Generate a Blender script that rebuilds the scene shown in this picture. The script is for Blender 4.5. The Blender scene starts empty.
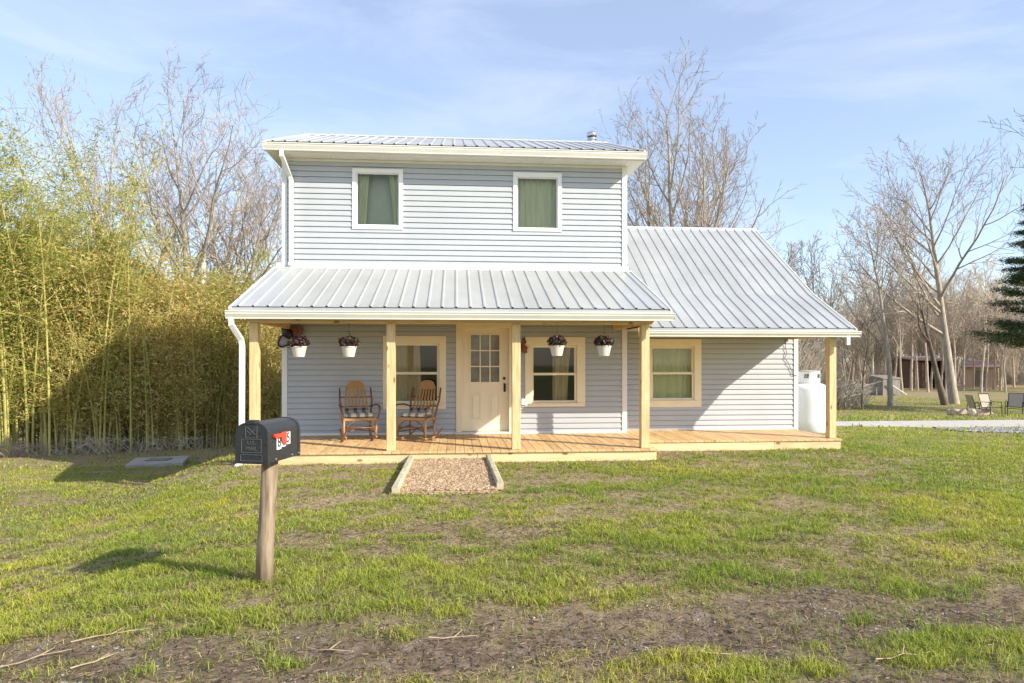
import bpy, math, random
import numpy as np
from mathutils import Vector, Matrix, noise

R = math.radians
random.seed(7)
S = bpy.context.scene
COL = S.collection
H = 1.70            # eye height
TH = R(4.8)         # camera heading to the right of the facade normal
F = 670.0
DK = 0.22           # deck level
YW, YF = 13.4, 10.95        # main wall, main deck front
YW2, YF2 = 13.8, 12.0       # wing wall, wing deck front
XL, XR, XE = -3.345, 3.44, 7.27   # main left corner, main right corner, wing right corner

def pt(u, v, Y):
    """photo pixel -> world x, z on the plane y = Y (used to measure the photograph)"""
    a = TH + math.atan((u - 512) / F)
    x = Y * math.tan(a)
    d = x * math.sin(TH) + Y * math.cos(TH)
    return x, H + (360 - v) / F * d

# ------------------------------------------------------------------ materials
def nt(name):
    m = bpy.data.materials.new(name); m.use_nodes = True
    n = m.node_tree; n.nodes.clear()
    out = n.nodes.new('ShaderNodeOutputMaterial')
    b = n.nodes.new('ShaderNodeBsdfPrincipled')
    n.links.new(b.outputs[0], out.inputs[0])
    return m, n, b, out

def mat(name, c, rough=.6, metal=0., var=.12, scale=6., stretch=(1, 1, 1), bump=0., bscale=40., c2=None, spec=.5, island=0., attr=None):
    m, n, b, out = nt(name)
    L = n.links.new; N = n.nodes.new
    tc = N('ShaderNodeTexCoord'); mp = N('ShaderNodeMapping'); mp.inputs['Scale'].default_value = stretch
    L(tc.outputs['Object'], mp.inputs[0])
    no = N('ShaderNodeTexNoise'); no.inputs['Scale'].default_value = scale; no.inputs['Detail'].default_value = 6
    no.inputs['Roughness'].default_value = .65
    L(mp.outputs[0], no.inputs[0])
    mx = N('ShaderNodeMix'); mx.data_type = 'RGBA'
    rr = N('ShaderNodeMapRange'); rr.inputs[1].default_value = .3; rr.inputs[2].default_value = .7
    L(no.outputs[0], rr.inputs[0]); L(rr.outputs[0], mx.inputs[0])
    c2 = c2 or tuple(x * (1 - 2 * var) for x in c)
    mx.inputs[6].default_value = (*c2, 1)
    mx.inputs[7].default_value = (*[min(x * (1 + var), .95) for x in c], 1)
    src = mx.outputs[2]
    if attr:
        at = N('ShaderNodeAttribute'); at.attribute_name = attr
        mm = N('ShaderNodeMix'); mm.data_type = 'RGBA'; mm.blend_type = 'MULTIPLY'; mm.inputs[0].default_value = 1
        L(src, mm.inputs[6]); L(at.outputs[0], mm.inputs[7]); src = mm.outputs[2]
    if island:
        g = N('ShaderNodeNewGeometry'); hs = N('ShaderNodeHueSaturation')
        r2 = N('ShaderNodeMapRange'); r2.inputs[3].default_value = 1 - island; r2.inputs[4].default_value = 1 + island
        L(g.outputs['Random Per Island'], r2.inputs[0]); L(r2.outputs[0], hs.inputs['Value']); L(src, hs.inputs['Color']); src = hs.outputs[0]
    L(src, b.inputs['Base Color'])
    b.inputs['Roughness'].default_value = rough; b.inputs['Metallic'].default_value = metal
    b.inputs['Specular IOR Level'].default_value = spec
    if bump:
        n2 = N('ShaderNodeTexNoise'); n2.inputs['Scale'].default_value = bscale; n2.inputs['Detail'].default_value = 5
        L(mp.outputs[0], n2.inputs[0])
        bp = N('ShaderNodeBump'); bp.inputs['Strength'].default_value = min(bump * 20, 1); bp.inputs['Distance'].default_value = bump
        L(n2.outputs[0], bp.inputs['Height']); L(bp.outputs[0], b.inputs['Normal'])
    return m

def pine(name, c, c2, axis):
    st = [9, 9, 9]; st[axis] = .7
    m = mat(name, c, .55, var=.1, scale=3.2, stretch=tuple(st), c2=c2, bump=.002, bscale=6, island=.13)
    n = m.node_tree; N = n.nodes.new; L = n.links.new
    b = [q for q in n.nodes if q.type == 'BSDF_PRINCIPLED'][0]
    src = b.inputs['Base Color'].links[0].from_socket
    # knots
    tc = N('ShaderNodeTexCoord'); mp = N('ShaderNodeMapping'); s2 = [5.5, 5.5, 5.5]; s2[axis] = 2.6
    mp.inputs['Scale'].default_value = s2
    vo = N('ShaderNodeTexVoronoi'); vo.inputs['Scale'].default_value = 1.0
    mr = N('ShaderNodeMapRange'); mr.inputs[1].default_value = .09; mr.inputs[2].default_value = .16; mr.inputs[3].default_value = .85; mr.inputs[4].default_value = 0
    L(tc.outputs['Object'], mp.inputs[0]); L(mp.outputs[0], vo.inputs[0]); L(vo.outputs[0], mr.inputs[0])
    mx = N('ShaderNodeMix'); mx.data_type = 'RGBA'; L(mr.outputs[0], mx.inputs[0]); L(src, mx.inputs[6]); mx.inputs[7].default_value = (.2, .1, .04, 1)
    L(mx.outputs[2], b.inputs['Base Color'])
    return m

def leafmat(name, trans=.35, rough=.5):
    m, n, b, out = nt(name)
    N = n.nodes.new; L = n.links.new
    at = N('ShaderNodeAttribute'); at.attribute_name = 'Col'
    L(at.outputs[0], b.inputs['Base Color']); b.inputs['Roughness'].default_value = rough
    b.inputs['Specular IOR Level'].default_value = .3
    tr = N('ShaderNodeBsdfTranslucent'); L(at.outputs[0], tr.inputs[0])
    mx = N('ShaderNodeMixShader'); mx.inputs[0].default_value = trans
    L(b.outputs[0], mx.inputs[1]); L(tr.outputs[0], mx.inputs[2]); L(mx.outputs[0], out.inputs[0])
    return m

def glassmat(name, tint=(.75, .8, .78), g=.10):
    m, n, b, out = nt(name); N = n.nodes.new; L = n.links.new
    n.nodes.remove(b)
    t = N('ShaderNodeBsdfTransparent'); t.inputs[0].default_value = (*tint, 1)
    gl = N('ShaderNodeBsdfGlossy'); gl.inputs['Roughness'].default_value = .03
    f = N('ShaderNodeFresnel'); f.inputs[0].default_value = 1.5
    mt = N('ShaderNodeMath'); mt.operation = 'ADD'; mt.inputs[1].default_value = g - .04
    L(f.outputs[0], mt.inputs[0])
    mx = N('ShaderNodeMixShader'); L(mt.outputs[0], mx.inputs[0]); L(t.outputs[0], mx.inputs[1]); L(gl.outputs[0], mx.inputs[2]); L(mx.outputs[0], out.inputs[0])
    return m

M = {}
M['siding'] = mat('siding', (.452, .470, .486), .45, var=.03, scale=1.5, stretch=(1, 1, .4))
M['white'] = mat('white_trim', (.80, .79, .76), .4, var=.03, scale=3)
M['gutter'] = mat('gutter_cream', (.74, .71, .62), .35, var=.04, scale=2)
M['cream'] = mat('cream_trim', (.84, .74, .54), .45, var=.03, scale=3)  # warm bounce from the porch wood is tinted into this trim colour
M['door'] = mat('door_cream', (.84, .74, .55), .4, var=.02, scale=2)  # door paint carries the same warm porch bounce in its colour
M['roof'] = mat('roof_metal', (.53, .53, .51), .42, metal=.35, var=.08, scale=1.3, stretch=(1, .3, 1), bump=.006, bscale=1.6)
M['rooftrim'] = mat('roof_trim', (.64, .64, .62), .4, metal=.15, var=.04)
M['pineX'] = pine('pine_x', (.76, .61, .35), (.56, .41, .20), 0)
M['pineY'] = pine('pine_y', (.74, .50, .25), (.52, .31, .13), 1)
M['pineZ'] = pine('pine_z', (.72, .56, .30), (.50, .35, .16), 2)
M['oldwood'] = mat('old_wood', (.33, .26, .18), .85, var=.2, scale=3, stretch=(9, 9, .8), bump=.006, bscale=8, c2=(.13, .075, .04))
M['grywood'] = mat('grey_wood', (.25, .22, .18), .9, var=.2, scale=3, stretch=(6, 6, .7))
M['timber'] = mat('bed_timber', (.55, .48, .33), .8, var=.2, scale=5, stretch=(3, 1, 3), bump=.003, bscale=20)
M['boxmetal'] = mat('mailbox_black', (.030, .031, .034), .38, metal=0, var=.3, scale=60, bump=.0012, bscale=160)
M['red'] = mat('flag_red', (.75, .07, .04), .4, var=.06)
M['sticker'] = mat('sticker_white', (.82, .82, .80), .5, var=.03)
M['ink'] = mat('ink_black', (.015, .015, .015), .5, var=.1)
M['emboss'] = mat('emboss_grey', (.095, .10, .10), .4, var=.1)
M['bolt'] = mat('bolt_zinc', (.7, .7, .68), .3, metal=.8, var=.1)
M['black'] = mat('black_metal', (.02, .018, .016), .35, metal=.3, var=.2)
M['hickory'] = mat('hickory_dark', (.22, .10, .045), .45, var=.2, scale=14, bump=.001)
M['oak'] = mat('oak_slat', (.45, .25, .10), .4, var=.15, scale=8, stretch=(4, 4, 1))
M['cushion'] = None
M['pot'] = mat('pot_white', (.64, .60, .52), .4, var=.03)
M['tank'] = mat('tank_white', (.82, .82, .80), .3, var=.03, scale=2)
M['steel'] = mat('steel', (.7, .7, .72), .22, metal=.9, var=.08)
M['steel_dark'] = mat('dark_band', (.12, .07, .05), .5, metal=.3, var=.2)
M['blind'] = mat('blind_green', (.62, .66, .46), .8, var=.06, scale=3)
M['dark'] = mat('interior_dark', (.16, .15, .13), .9, var=.1, scale=1)
M['curtain'] = mat('curtain_green', (.78, .78, .46), .9, var=.08, scale=5, stretch=(6, 6, .3))
M['curtain_tan'] = mat('curtain_tan', (.62, .50, .30), .9, var=.1, scale=5, stretch=(6, 6, .3))
M['glass'] = glassmat('window_glass', (.95, .96, .93), .03)
M['doorglass'] = mat('door_glass', (.20, .20, .17), .12, var=.2, scale=4)
M['concrete'] = mat('concrete', (.50, .47, .42), .85, var=.07, scale=3, bump=.002)
M['slab'] = mat('slab', (.42, .38, .33), .9, var=.15, scale=4, bump=.004)
M['bark'] = mat('bark', (.42, .36, .29), .9, var=.25, scale=3, stretch=(3, 3, .7), bump=.01, bscale=12)
M['barkred'] = mat('bark_tan', (.50, .40, .30), .9, var=.22, scale=3, stretch=(3, 3, .7))
M['twig'] = mat('twig', (.45, .37, .30), .9, var=.15, scale=1.5)
M['twigpale'] = mat('twig_pale', (.62, .53, .41), .9, var=.2, scale=.3)
M['darkbark'] = mat('bark_dark', (.17, .13, .10), .9, var=.2, scale=3)
M['leaf'] = leafmat('leaf')
M['bamleaf'] = leafmat('bamboo_leaf', .45)
M['blade'] = leafmat('blade', .42, .55)
M['culm'] = mat('bamboo_culm', (.48, .44, .13), .4, var=.2, scale=2, stretch=(1, 1, .6), island=.2)
M['barn'] = mat('barn_brown', (.20, .115, .075), .9, var=.3, scale=2, stretch=(3, 3, .5))
M['tanwall'] = mat('tan_wall', (.62, .43, .30), .8, var=.1, scale=2, stretch=(3, 3, .4))
M['tin'] = mat('tin_roof', (.28, .19, .15), .6, metal=.2, var=.15)
M['sling'] = mat('sling_beige', (.42, .35, .28), .8, var=.06, scale=20)
M['stick'] = mat('stick', (.48, .36, .24), .9, var=.2, scale=20)
M['stone'] = mat('stone', (.58, .44, .32), .9, var=.2, scale=6, bump=.01, bscale=12)
M['pebble'] = mat('pea_gravel', (.40, .275, .165), .85, var=.1, scale=8, island=.45)
M['gravel'] = mat('grey_gravel', (.33, .31, .29), .9, var=.12, scale=8, island=.4)
M['butter'] = mat('ornament_rust', (.24, .09, .05), .5, metal=.3, var=.3, scale=25)
M['buttergrey'] = mat('ornament_grey', (.32, .27, .27), .5, metal=.3, var=.2, scale=20)
M['cord'] = mat('cord', (.05, .05, .06), .6, var=.1)
M['cordred'] = mat('cord_red', (.5, .2, .15), .6, var=.1)

def plaid():
    m, n, b, out = nt('plaid'); N = n.nodes.new; L = n.links.new
    tc = N('ShaderNodeTexCoord'); sp = N('ShaderNodeSeparateXYZ'); L(tc.outputs['Object'], sp.inputs[0])
    outs = []
    for ax, ph in ((0, .03), (1, .02), (2, .03)):
        a = N('ShaderNodeMath'); a.operation = 'ADD'; a.inputs[1].default_value = 5 + ph; L(sp.outputs[ax], a.inputs[0])
        a1 = N('ShaderNodeMath'); a1.operation = 'DIVIDE'; a1.inputs[1].default_value = .155; L(a.outputs[0], a1.inputs[0])
        a2 = N('ShaderNodeMath'); a2.operation = 'FRACT'; L(a1.outputs[0], a2.inputs[0])
        a3 = N('ShaderNodeMath'); a3.operation = 'LESS_THAN'; a3.inputs[1].default_value = .42; L(a2.outputs[0], a3.inputs[0])
        outs.append(a3.outputs[0])
    ad = N('ShaderNodeMath'); ad.operation = 'ADD'; L(outs[0], ad.inputs[0]); L(outs[2], ad.inputs[1])
    dv = N('ShaderNodeMath'); dv.operation = 'DIVIDE'; dv.inputs[1].default_value = 2; L(ad.outputs[0], dv.inputs[0])
    cr = N('ShaderNodeValToRGB'); L(dv.outputs[0], cr.inputs[0])
    cr.color_ramp.interpolation = 'CONSTANT'
    cr.color_ramp.elements[0].position = 0; cr.color_ramp.elements[0].color = (.68, .62, .52, 1)
    cr.color_ramp.elements[1].position = .8; cr.color_ramp.elements[1].color = (.06, .052, .042, 1)
    e = cr.color_ramp.elements.new(.3); e.color = (.24, .23, .22, 1)
    L(cr.outputs[0], b.inputs['Base Color']); b.inputs['Roughness'].default_value = .9
    return m
M['cushion'] = plaid()

# ------------------------------------------------------------------ mesh builder
OFF = {}
class MB:
    def __init__(s): s.v = []; s.f = []; s.c = None
    def add(s, vs, fs):
        k = len(s.v); s.v.extend([tuple(p) for p in vs]); s.f.extend([tuple(i + k for i in f) for f in fs]); return s
    def box(s, x0, x1, y0, y1, z0, z1):
        return s.add([(x0, y0, z0), (x1, y0, z0), (x1, y1, z0), (x0, y1, z0), (x0, y0, z1), (x1, y0, z1), (x1, y1, z1), (x0, y1, z1)],
                     [(0, 3, 2, 1), (4, 5, 6, 7), (0, 1, 5, 4), (1, 2, 6, 5), (2, 3, 7, 6), (3, 0, 4, 7)])
    def bbox(s, x0, x1, y0, y1, z0, z1, b=.006):
        """box with chamfered edges"""
        vs = []
        for sx, X in ((-1, x0), (1, x1)):
            for sy, Y in ((-1, y0), (1, y1)):
                for sz, Z in ((-1, z0), (1, z1)):
                    vs += [(X, Y - sy * b, Z - sz * b), (X - sx * b, Y, Z - sz * b), (X - sx * b, Y - sy * b, Z)]
        k = len(s.v); s.v += vs
        import itertools
        idx = lambda ix, iy, iz, a: k + ((ix * 2 + iy) * 2 + iz) * 3 + a
        def q(*a): s.f.append(tuple(a))
        for i in (0, 1):
            q(idx(i, 0, 0, 0), idx(i, 1, 0, 0), idx(i, 1, 1, 0), idx(i, 0, 1, 0))
            q(idx(0, i, 0, 1), idx(1, i, 0, 1), idx(1, i, 1, 1), idx(0, i, 1, 1))
            q(idx(0, 0, i, 2), idx(1, 0, i, 2), idx(1, 1, i, 2), idx(0, 1, i, 2))
        for a in (0, 1):
            for b2 in (0, 1):
                q(idx(a, b2, 0, 0), idx(a, b2, 1, 0), idx(a, b2, 1, 1), idx(a, b2, 0, 1))
                q(idx(a, 0, b2, 0), idx(a, 1, b2, 0), idx(a, 1, b2, 2), idx(a, 0, b2, 2))
                q(idx(0, a, b2, 1), idx(1, a, b2, 1), idx(1, a, b2, 2), idx(0, a, b2, 2))
                for c in (0, 1): 
                    pass
        for ix in (0, 1):
            for iy in (0, 1):
                for iz in (0, 1): q(idx(ix, iy, iz, 0), idx(ix, iy, iz, 1), idx(ix, iy, iz, 2))
        return s
    def hexa(s, p):     # 8 points: bottom 4, top 4
        return s.add(p, [(0, 3, 2, 1), (4, 5, 6, 7), (0, 1, 5, 4), (1, 2, 6, 5), (2, 3, 7, 6), (3, 0, 4, 7)])
    def quad(s, a, b, c, d): return s.add([a, b, c, d], [(0, 1, 2, 3)])
    def tube(s, pts, rad, n=6, cap=True, flat=1.):
        pts = [Vector(p) for p in pts]
        if not hasattr(rad, '__len__'): rad = [rad] * len(pts)
        k = len(s.v); prev = None
        for i, p in enumerate(pts):
            t = (pts[min(i + 1, len(pts) - 1)] - pts[max(i - 1, 0)])
            t = t.normalized() if t.length > 1e-9 else Vector((0, 0, 1))
            if prev is None:
                a = Vector((1, 0, 0)) if abs(t.x) < .8 else Vector((0, 1, 0))
                u = (a - t * a.dot(t)).normalized()
            else:
                u = prev - t * prev.dot(t)
                u = u.normalized() if u.length > 1e-6 else prev
            prev = u; w = t.cross(u)
            for j in range(n):
                an = 2 * math.pi * (j + .5) / n
                s.v.append(tuple(p + u * (math.cos(an) * rad[i]) + w * (math.sin(an) * rad[i] * flat)))
        for i in range(len(pts) - 1):
            for j in range(n):
                a = k + i * n + j; b = k + i * n + (j + 1) % n
                s.f.append((a, b, b + n, a + n))
        if cap and n > 2:
            s.f.append(tuple(k + j for j in range(n))[::-1]); s.f.append(tuple(k + (len(pts) - 1) * n + j for j in range(n)))
        return s
    def lathe(s, prof, c=(0, 0, 0), n=24, a0=0):
        k = len(s.v)
        for r, z in prof:
            for j in range(n):
                a = 2 * math.pi * j / n + a0
                s.v.append((c[0] + r * math.cos(a), c[1] + r * math.sin(a), c[2] + z))
        for i in range(len(prof) - 1):
            for j in range(n):
                a = k + i * n + j; b = k + i * n + (j + 1) % n
                s.f.append((a, b, b + n, a + n))
        s.f.append(tuple(k + j for j in range(n))[::-1]); s.f.append(tuple(k + (len(prof) - 1) * n + j for j in range(n)))
        return s
    def prism(s, poly, axis, a, b):
        """poly of 2d points extruded on axis 0/1/2 from a to b"""
        def P(q, t):
            return {0: (t, q[0], q[1]), 1: (q[0], t, q[1]), 2: (q[0], q[1], t)}[axis]
        n = len(poly)
        return s.add([P(q, a) for q in poly] + [P(q, b) for q in poly],
                     [tuple(range(n))[::-1], tuple(range(n, 2 * n))] + [(i, (i + 1) % n, (i + 1) % n + n, i + n) for i in range(n)])
    def build(s, name, m, parent=None, smooth=False, off=None, fixn=False):
        me = bpy.data.meshes.new(name)
        o3 = None
        if off is None and parent is not None: off = OFF.get(parent.name, (0, 0, 0))
        if off is None: off = (0, 0, 0)
        me.from_pydata([(x - off[0], y - off[1], z - off[2]) for x, y, z in s.v], [], s.f)
        me.materials.append(m)
        if smooth:
            me.polygons.foreach_set('use_smooth', [True] * len(me.polygons))
        if fixn:
            import bmesh
            bm = bmesh.new(); bm.from_mesh(me); bmesh.ops.recalc_face_normals(bm, faces=bm.faces); bm.to_mesh(me); bm.free()
        me.update()
        o = bpy.data.objects.new(name, me); COL.objects.link(o)
        if parent is not None:
            o.parent = parent; OFF[o.name] = tuple(off)
        elif any(off): o.location = off; OFF[o.name] = tuple(off)
        return o

def tag(o, label=None, cat=None, group=None, kind=None):
    if label: o['label'] = label
    if cat: o['category'] = cat
    if group: o['group'] = group
    if kind: o['kind'] = kind
    return o
def empty(name, loc, rz=0, label=None, cat=None, group=None, world=False):
    o = bpy.data.objects.new(name, None); COL.objects.link(o); o.location = loc; o.rotation_euler = (0, 0, rz)
    o.empty_display_size = .2
    OFF[o.name] = tuple(loc) if world else (0, 0, 0)
    return tag(o, label, cat, group)
def copy_tree(o, parent=None, top=True):
    c = o.copy(); COL.objects.link(c)
    if parent is not None: c.parent = parent
    for ch in list(o.children): copy_tree(ch, c)
    return c
def npmesh(name, V, Fc, m, cols=None, parent=None, n=3, smooth=False):
    """V (k,3) numpy, Fc (f,n) numpy; cols (k,3) per-vertex"""
    me = bpy.data.meshes.new(name)
    me.vertices.add(len(V)); me.vertices.foreach_set('co', V.astype(np.float32).ravel())
    me.loops.add(Fc.size); me.loops.foreach_set('vertex_index', Fc.astype(np.int32).ravel())
    me.polygons.add(len(Fc)); me.polygons.foreach_set('loop_start', np.arange(0, Fc.size, n, dtype=np.int32))
    me.polygons.foreach_set('loop_total', np.full(len(Fc), n, dtype=np.int32))
    if smooth: me.polygons.foreach_set('use_smooth', np.ones(len(Fc), dtype=bool))
    me.update(calc_edges=True)
    if cols is not None:
        a = me.color_attributes.new('Col', 'FLOAT_COLOR', 'POINT')
        c4 = np.ones((len(V), 4), np.float32); c4[:, :3] = cols; a.data.foreach_set('color', c4.ravel())
    me.materials.append(m)
    o = bpy.data.objects.new(name, me); COL.objects.link(o)
    if parent is not None: o.parent = parent
    return o

rng = np.random.default_rng(11)
# numpy value noise
_T = rng.random((256, 256))
def vn(x, y):
    xi = np.floor(x).astype(int); yi = np.floor(y).astype(int); fx = x - xi; fy = y - yi
    fx = fx * fx * (3 - 2 * fx); fy = fy * fy * (3 - 2 * fy)
    g = lambda a, b: _T[a & 255, b & 255]
    return (g(xi, yi) * (1 - fx) + g(xi + 1, yi) * fx) * (1 - fy) + (g(xi, yi + 1) * (1 - fx) + g(xi + 1, yi + 1) * fx) * fy
def fbm(x, y, o=4):
    s = 0; a = .5; t = 0
    for i in range(o):
        s = s + a * vn(x * 2 ** i + 17.3 * i, y * 2 ** i + 5.1 * i); t += a; a *= .55
    return s / t
def ss(a, b, x):
    t = np.clip((x - a) / (b - a), 0, 1); return t * t * (3 - 2 * t)

# ------------------------------------------------------------------ terrain
def ground(x, y):
    x = np.asarray(x, float); y = np.asarray(y, float)
    g = -.42 * ss(1.4, 5.5, -x) * (1 - .3 * ss(6, 3, y)) - .50 * ss(9, 19, y) * ss(0, 6, -x)
    g = g - 1.0 * ss(17.5, 34, y) - .2 * ss(34, 70, y) - .12 * ss(8, 14, x) * ss(9, 14, y)
    g = g + .05 * (fbm(x * .6 + 9, y * .6, 3) - .5) + .05 * (fbm(x * 2.2, y * 2.2 + 40, 3) - .5) * ss(40, 12, y)
    # lift near the house
    dx = np.maximum(np.maximum(XL - .15 - x, x - 7.3), 0); dy = np.maximum(np.maximum(10.75 - y, y - 19), 0)
    d = np.sqrt(dx * dx + dy * dy); w = 1 - ss(.0, 2.2, d)
    g = g * (1 - w) + .03 * w
    # ruts of the track
    yc = track(x)
    g = g - .035 * np.exp(-((y - yc) / .3) ** 2) - .03 * np.exp(-((y - yc + 1.35) / .35) ** 2)
    return g
def track(x):
    return 4.02 + .02 * x + .025 * np.clip(x, 0, 6) ** 1.3 + .12 * (fbm(np.asarray(x, float) * .7 + 3, np.asarray(x, float) * 0 + 1, 2) - .5)
def gz(x, y): return float(ground(x, y))
def dirt(x, y):
    """1 = bare track, 0 = lawn"""
    n = (fbm(x * 1.9 + 3, y * 2.6 + 8, 4) - .5)
    yc = track(x)
    a = (1 - ss(.22, .62, np.abs(y - yc) + n * 1.0)) * (1 - .55 * ss(.52, .66, fbm(x * 3.3 + 90, y * 5 + 8, 3)))
    b = 1 - ss(.25, .6, np.abs(y - yc + 1.2) + n * .5)
    return np.clip(np.maximum(a, b), 0, 1)
def lush(x, y):
    """0 thin straw-coloured turf .. 1 thick green"""
    n = fbm(x * .5 + 20, y * .95 + 31, 3) * .40 + fbm(x * 1.5 + 1, y * 3.0 + 3, 3) * .38 + fbm(x * 5.1 + 1, y * 7.2 + 3, 3) * .35
    far = ss(12, 22, y)
    v = ss(.44, .66, n + .03 * ss(5, 12, y))
    right = ss(3, 9, x)
    return np.clip(v * .8 * (1 - .45 * far) + .30 * right * (1 - far) + .04 - .30 * ss(36, 55, y) + .30 * ss(13, 18, y) * ss(6, 9, x) + .22 * ss(.2, 2.5, x) * ss(4.5, 4.8, y) * ss(7.6, 5.8, y) + .35 * ss(.45, .2, np.abs(y - track(x) + .66)) * ss(-1.5, .5, x), 0, 1)

xs = np.unique(np.concatenate([np.arange(-9, 11, .13), -9 - np.cumsum(.15 * 1.13 ** np.arange(60)), 11 + np.cumsum(.15 * 1.13 ** np.arange(60))]))
ys = np.unique(np.concatenate([np.arange(1.5, 14, .13), 1.5 - np.cumsum(.2 * 1.2 ** np.arange(28)), 14 + np.cumsum(.15 * 1.12 ** np.arange(64))]))
X, Y = np.meshgrid(xs, ys); Z = ground(X, Y)
V = np.stack([X, Y, Z], -1).reshape(-1, 3)
nx = len(xs); ii, jj = np.meshgrid(np.arange(nx - 1), np.arange(len(ys) - 1))
a = (jj * nx + ii).ravel(); Fc = np.stack([a, a + 1, a + nx + 1, a + nx], -1)
dm = dirt(X, Y).ravel(); lm = lush(X, Y).ravel()
cols = np.stack([dm, lm, np.zeros_like(dm)], -1)

def groundmat():
    m, n, b, out = nt('soil_and_turf'); N = n.nodes.new; L = n.links.new
    at = N('ShaderNodeAttribute'); at.attribute_name = 'Col'
    sp = N('ShaderNodeSeparateColor'); L(at.outputs[0], sp.inputs[0])
    tc = N('ShaderNodeTexCoord')
    def noi(sc, det=6):
        q = N('ShaderNodeTexNoise'); q.inputs['Scale'].default_value = sc; q.inputs['Detail'].default_value = det; q.inputs['Roughness'].default_value = .7
        L(tc.outputs['Object'], q.inputs[0]); return q.outputs[0]
    def ramp(src, stops):
        r = N('ShaderNodeValToRGB'); e = r.color_ramp.elements
        e[0].position, e[0].color = stops[0][0], (*stops[0][1], 1); e[1].position, e[1].color = stops[-1][0], (*stops[-1][1], 1)
        for p, c in stops[1:-1]:
            q = e.new(p); q.color = (*c, 1)
        L(src, r.inputs[0]); return r.outputs[0]
    def mix(f, a, b2):
        q = N('ShaderNodeMix'); q.data_type = 'RGBA'; L(f, q.inputs[0]); L(a, q.inputs[6]); L(b2, q.inputs[7]); return q.outputs[2]
    soil = ramp(noi(9), [(.3, (.085, .062, .042)), (.5, (.18, .132, .09)), (.62, (.26, .20, .15)), (.75, (.35, .30, .24))])
    turf = ramp(noi(14), [(.3, (.16, .115, .07)), (.5, (.33, .24, .15)), (.7, (.48, .36, .25))])
    green = ramp(noi(11), [(.3, (.12, .13, .035)), (.55, (.24, .25, .07)), (.75, (.38, .34, .14))])
    c = mix(sp.outputs[1], turf, green); c = mix(sp.outputs[0], c, soil)
    L(c, b.inputs['Base Color']); b.inputs['Roughness'].default_value = .95; b.inputs['Specular IOR Level'].default_value = .15
    bp = N('ShaderNodeBump'); bp.inputs['Strength'].default_value = .7; bp.inputs['Distance'].default_value = .03
    L(noi(30, 8), bp.inputs['Height']); L(bp.outputs[0], b.inputs['Normal'])
    return m
tag(npmesh('ground', V, Fc, groundmat(), cols, n=4, smooth=True), kind='structure')

# ------------------------------------------------------------------ grass
def in_house(x, y):
    a = (x > XL + .02) & (x < 3.34) & (y > YF - .03); b = (x >= 3.3) & (x < 7.2) & (y > YF2 - .02)
    return (a | b) & (y < 19)
def in_bed(x, y):
    hw = .64 + (10.95 - y) * .015
    return (y > 8.62) & (y < 11) & (np.abs(x - bedc(y)) < hw + .06)
def bedc(y): return -.09 + 0 * y

def blades(x, y, h, w, lean, colr, col2, curl=.5):
    n = len(x); z = ground(x, y)
    th = rng.random(n) * 2 * np.pi; ph = rng.random(n) * 2 * np.pi
    dx, dy = np.cos(th) * w / 2, np.sin(th) * w / 2
    lx, ly = np.cos(ph) * h * lean, np.sin(ph) * h * lean
    p0 = np.stack([x - dx, y - dy, z - .01], -1); p1 = np.stack([x + dx, y + dy, z - .01], -1)
    m0 = np.stack([x - dx * .8 + lx * .35, y - dy * .8 + ly * .35, z + h * .6], -1); m1 = np.stack([x + dx * .8 + lx * .35, y + dy * .8 + ly * .35, z + h * .6], -1)
    t = np.stack([x + lx, y + ly, z + h * (1 - curl * lean * .4)], -1)
    V = np.stack([p0, p1, m0, m1, t], 1).reshape(-1, 3)
    k = np.arange(n)[:, None] * 5
    Fq = np.concatenate([k + np.array([0, 1, 3]), k + np.array([0, 3, 2]), k + np.array([2, 3, 4])], 0)
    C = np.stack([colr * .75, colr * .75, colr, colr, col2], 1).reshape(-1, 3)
    return V, Fq, C

def scatter(n, d0, d1, amin=None, amax=45):
    """uniform on the ground in the sector the place is seen in"""
    if amin is None: amin, amax = (-58, 62) if d1 < 8 else (-50, 56) if d1 < 12 else (-45, 51)
    d = np.sqrt(rng.random(n) * (d1 ** 2 - d0 ** 2) + d0 ** 2); a = np.radians(amin + rng.random(n) * (amax - amin))
    return d * np.sin(a), d * np.cos(a)

GV, GF, GC = [], [], []
def add_grass(n, d0, d1, hh, ww, dens_pow=1.0):
    x, y = scatter(n, d0, d1)
    dmk = dirt(x, y); l = lush(x, y)
    clump = fbm(x * 6, y * 6 + 50, 2)
    pr = (.16 + .84 * l ** dens_pow) * (1 - .94 * ss(.15, .8, dmk)) * (.25 + 1.2 * ss(.35, .62, clump))
    keep = (rng.random(n) < pr) & ~in_house(x, y) & ~in_bed(x, y) & ~((y > 16.8) & (y < 17.9) & (x > 7.5) & (x < 17))
    keep &= ~((x < -4) & (y > 26.5 + x * .45))
    x, y, l = x[keep], y[keep], l[keep]; k = len(x)
    h = hh * (.45 + .9 * rng.random(k) ** 1.5) * (.55 + .65 * l)
    w = ww * (.7 + .6 * rng.random(k))
    g = rng.random((k, 1))
    green = np.array([.18, .27, .03]) * (1 - g) + np.array([.49, .56, .09]) * g
    straw = np.array([.52, .40, .22]) * (.6 + .6 * rng.random((k, 1)))
    s = (rng.random(k) < (.36 - .32 * l + .05 * ss(9, 14, y)))[:, None]
    c = np.where(s, straw, green)
    bl = fbm(x * .9 + 70, y * .9, 3)[:, None]
    c = c * (.75 + .5 * bl) * np.where(s, 1, np.array([1 + .5 * (bl[:, 0] - .3), np.ones(k), np.ones(k)]).T)
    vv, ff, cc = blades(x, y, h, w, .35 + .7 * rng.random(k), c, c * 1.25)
    GF.append(ff + sum(len(q) for q in GV)); GV.append(vv); GC.append(cc)
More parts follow.
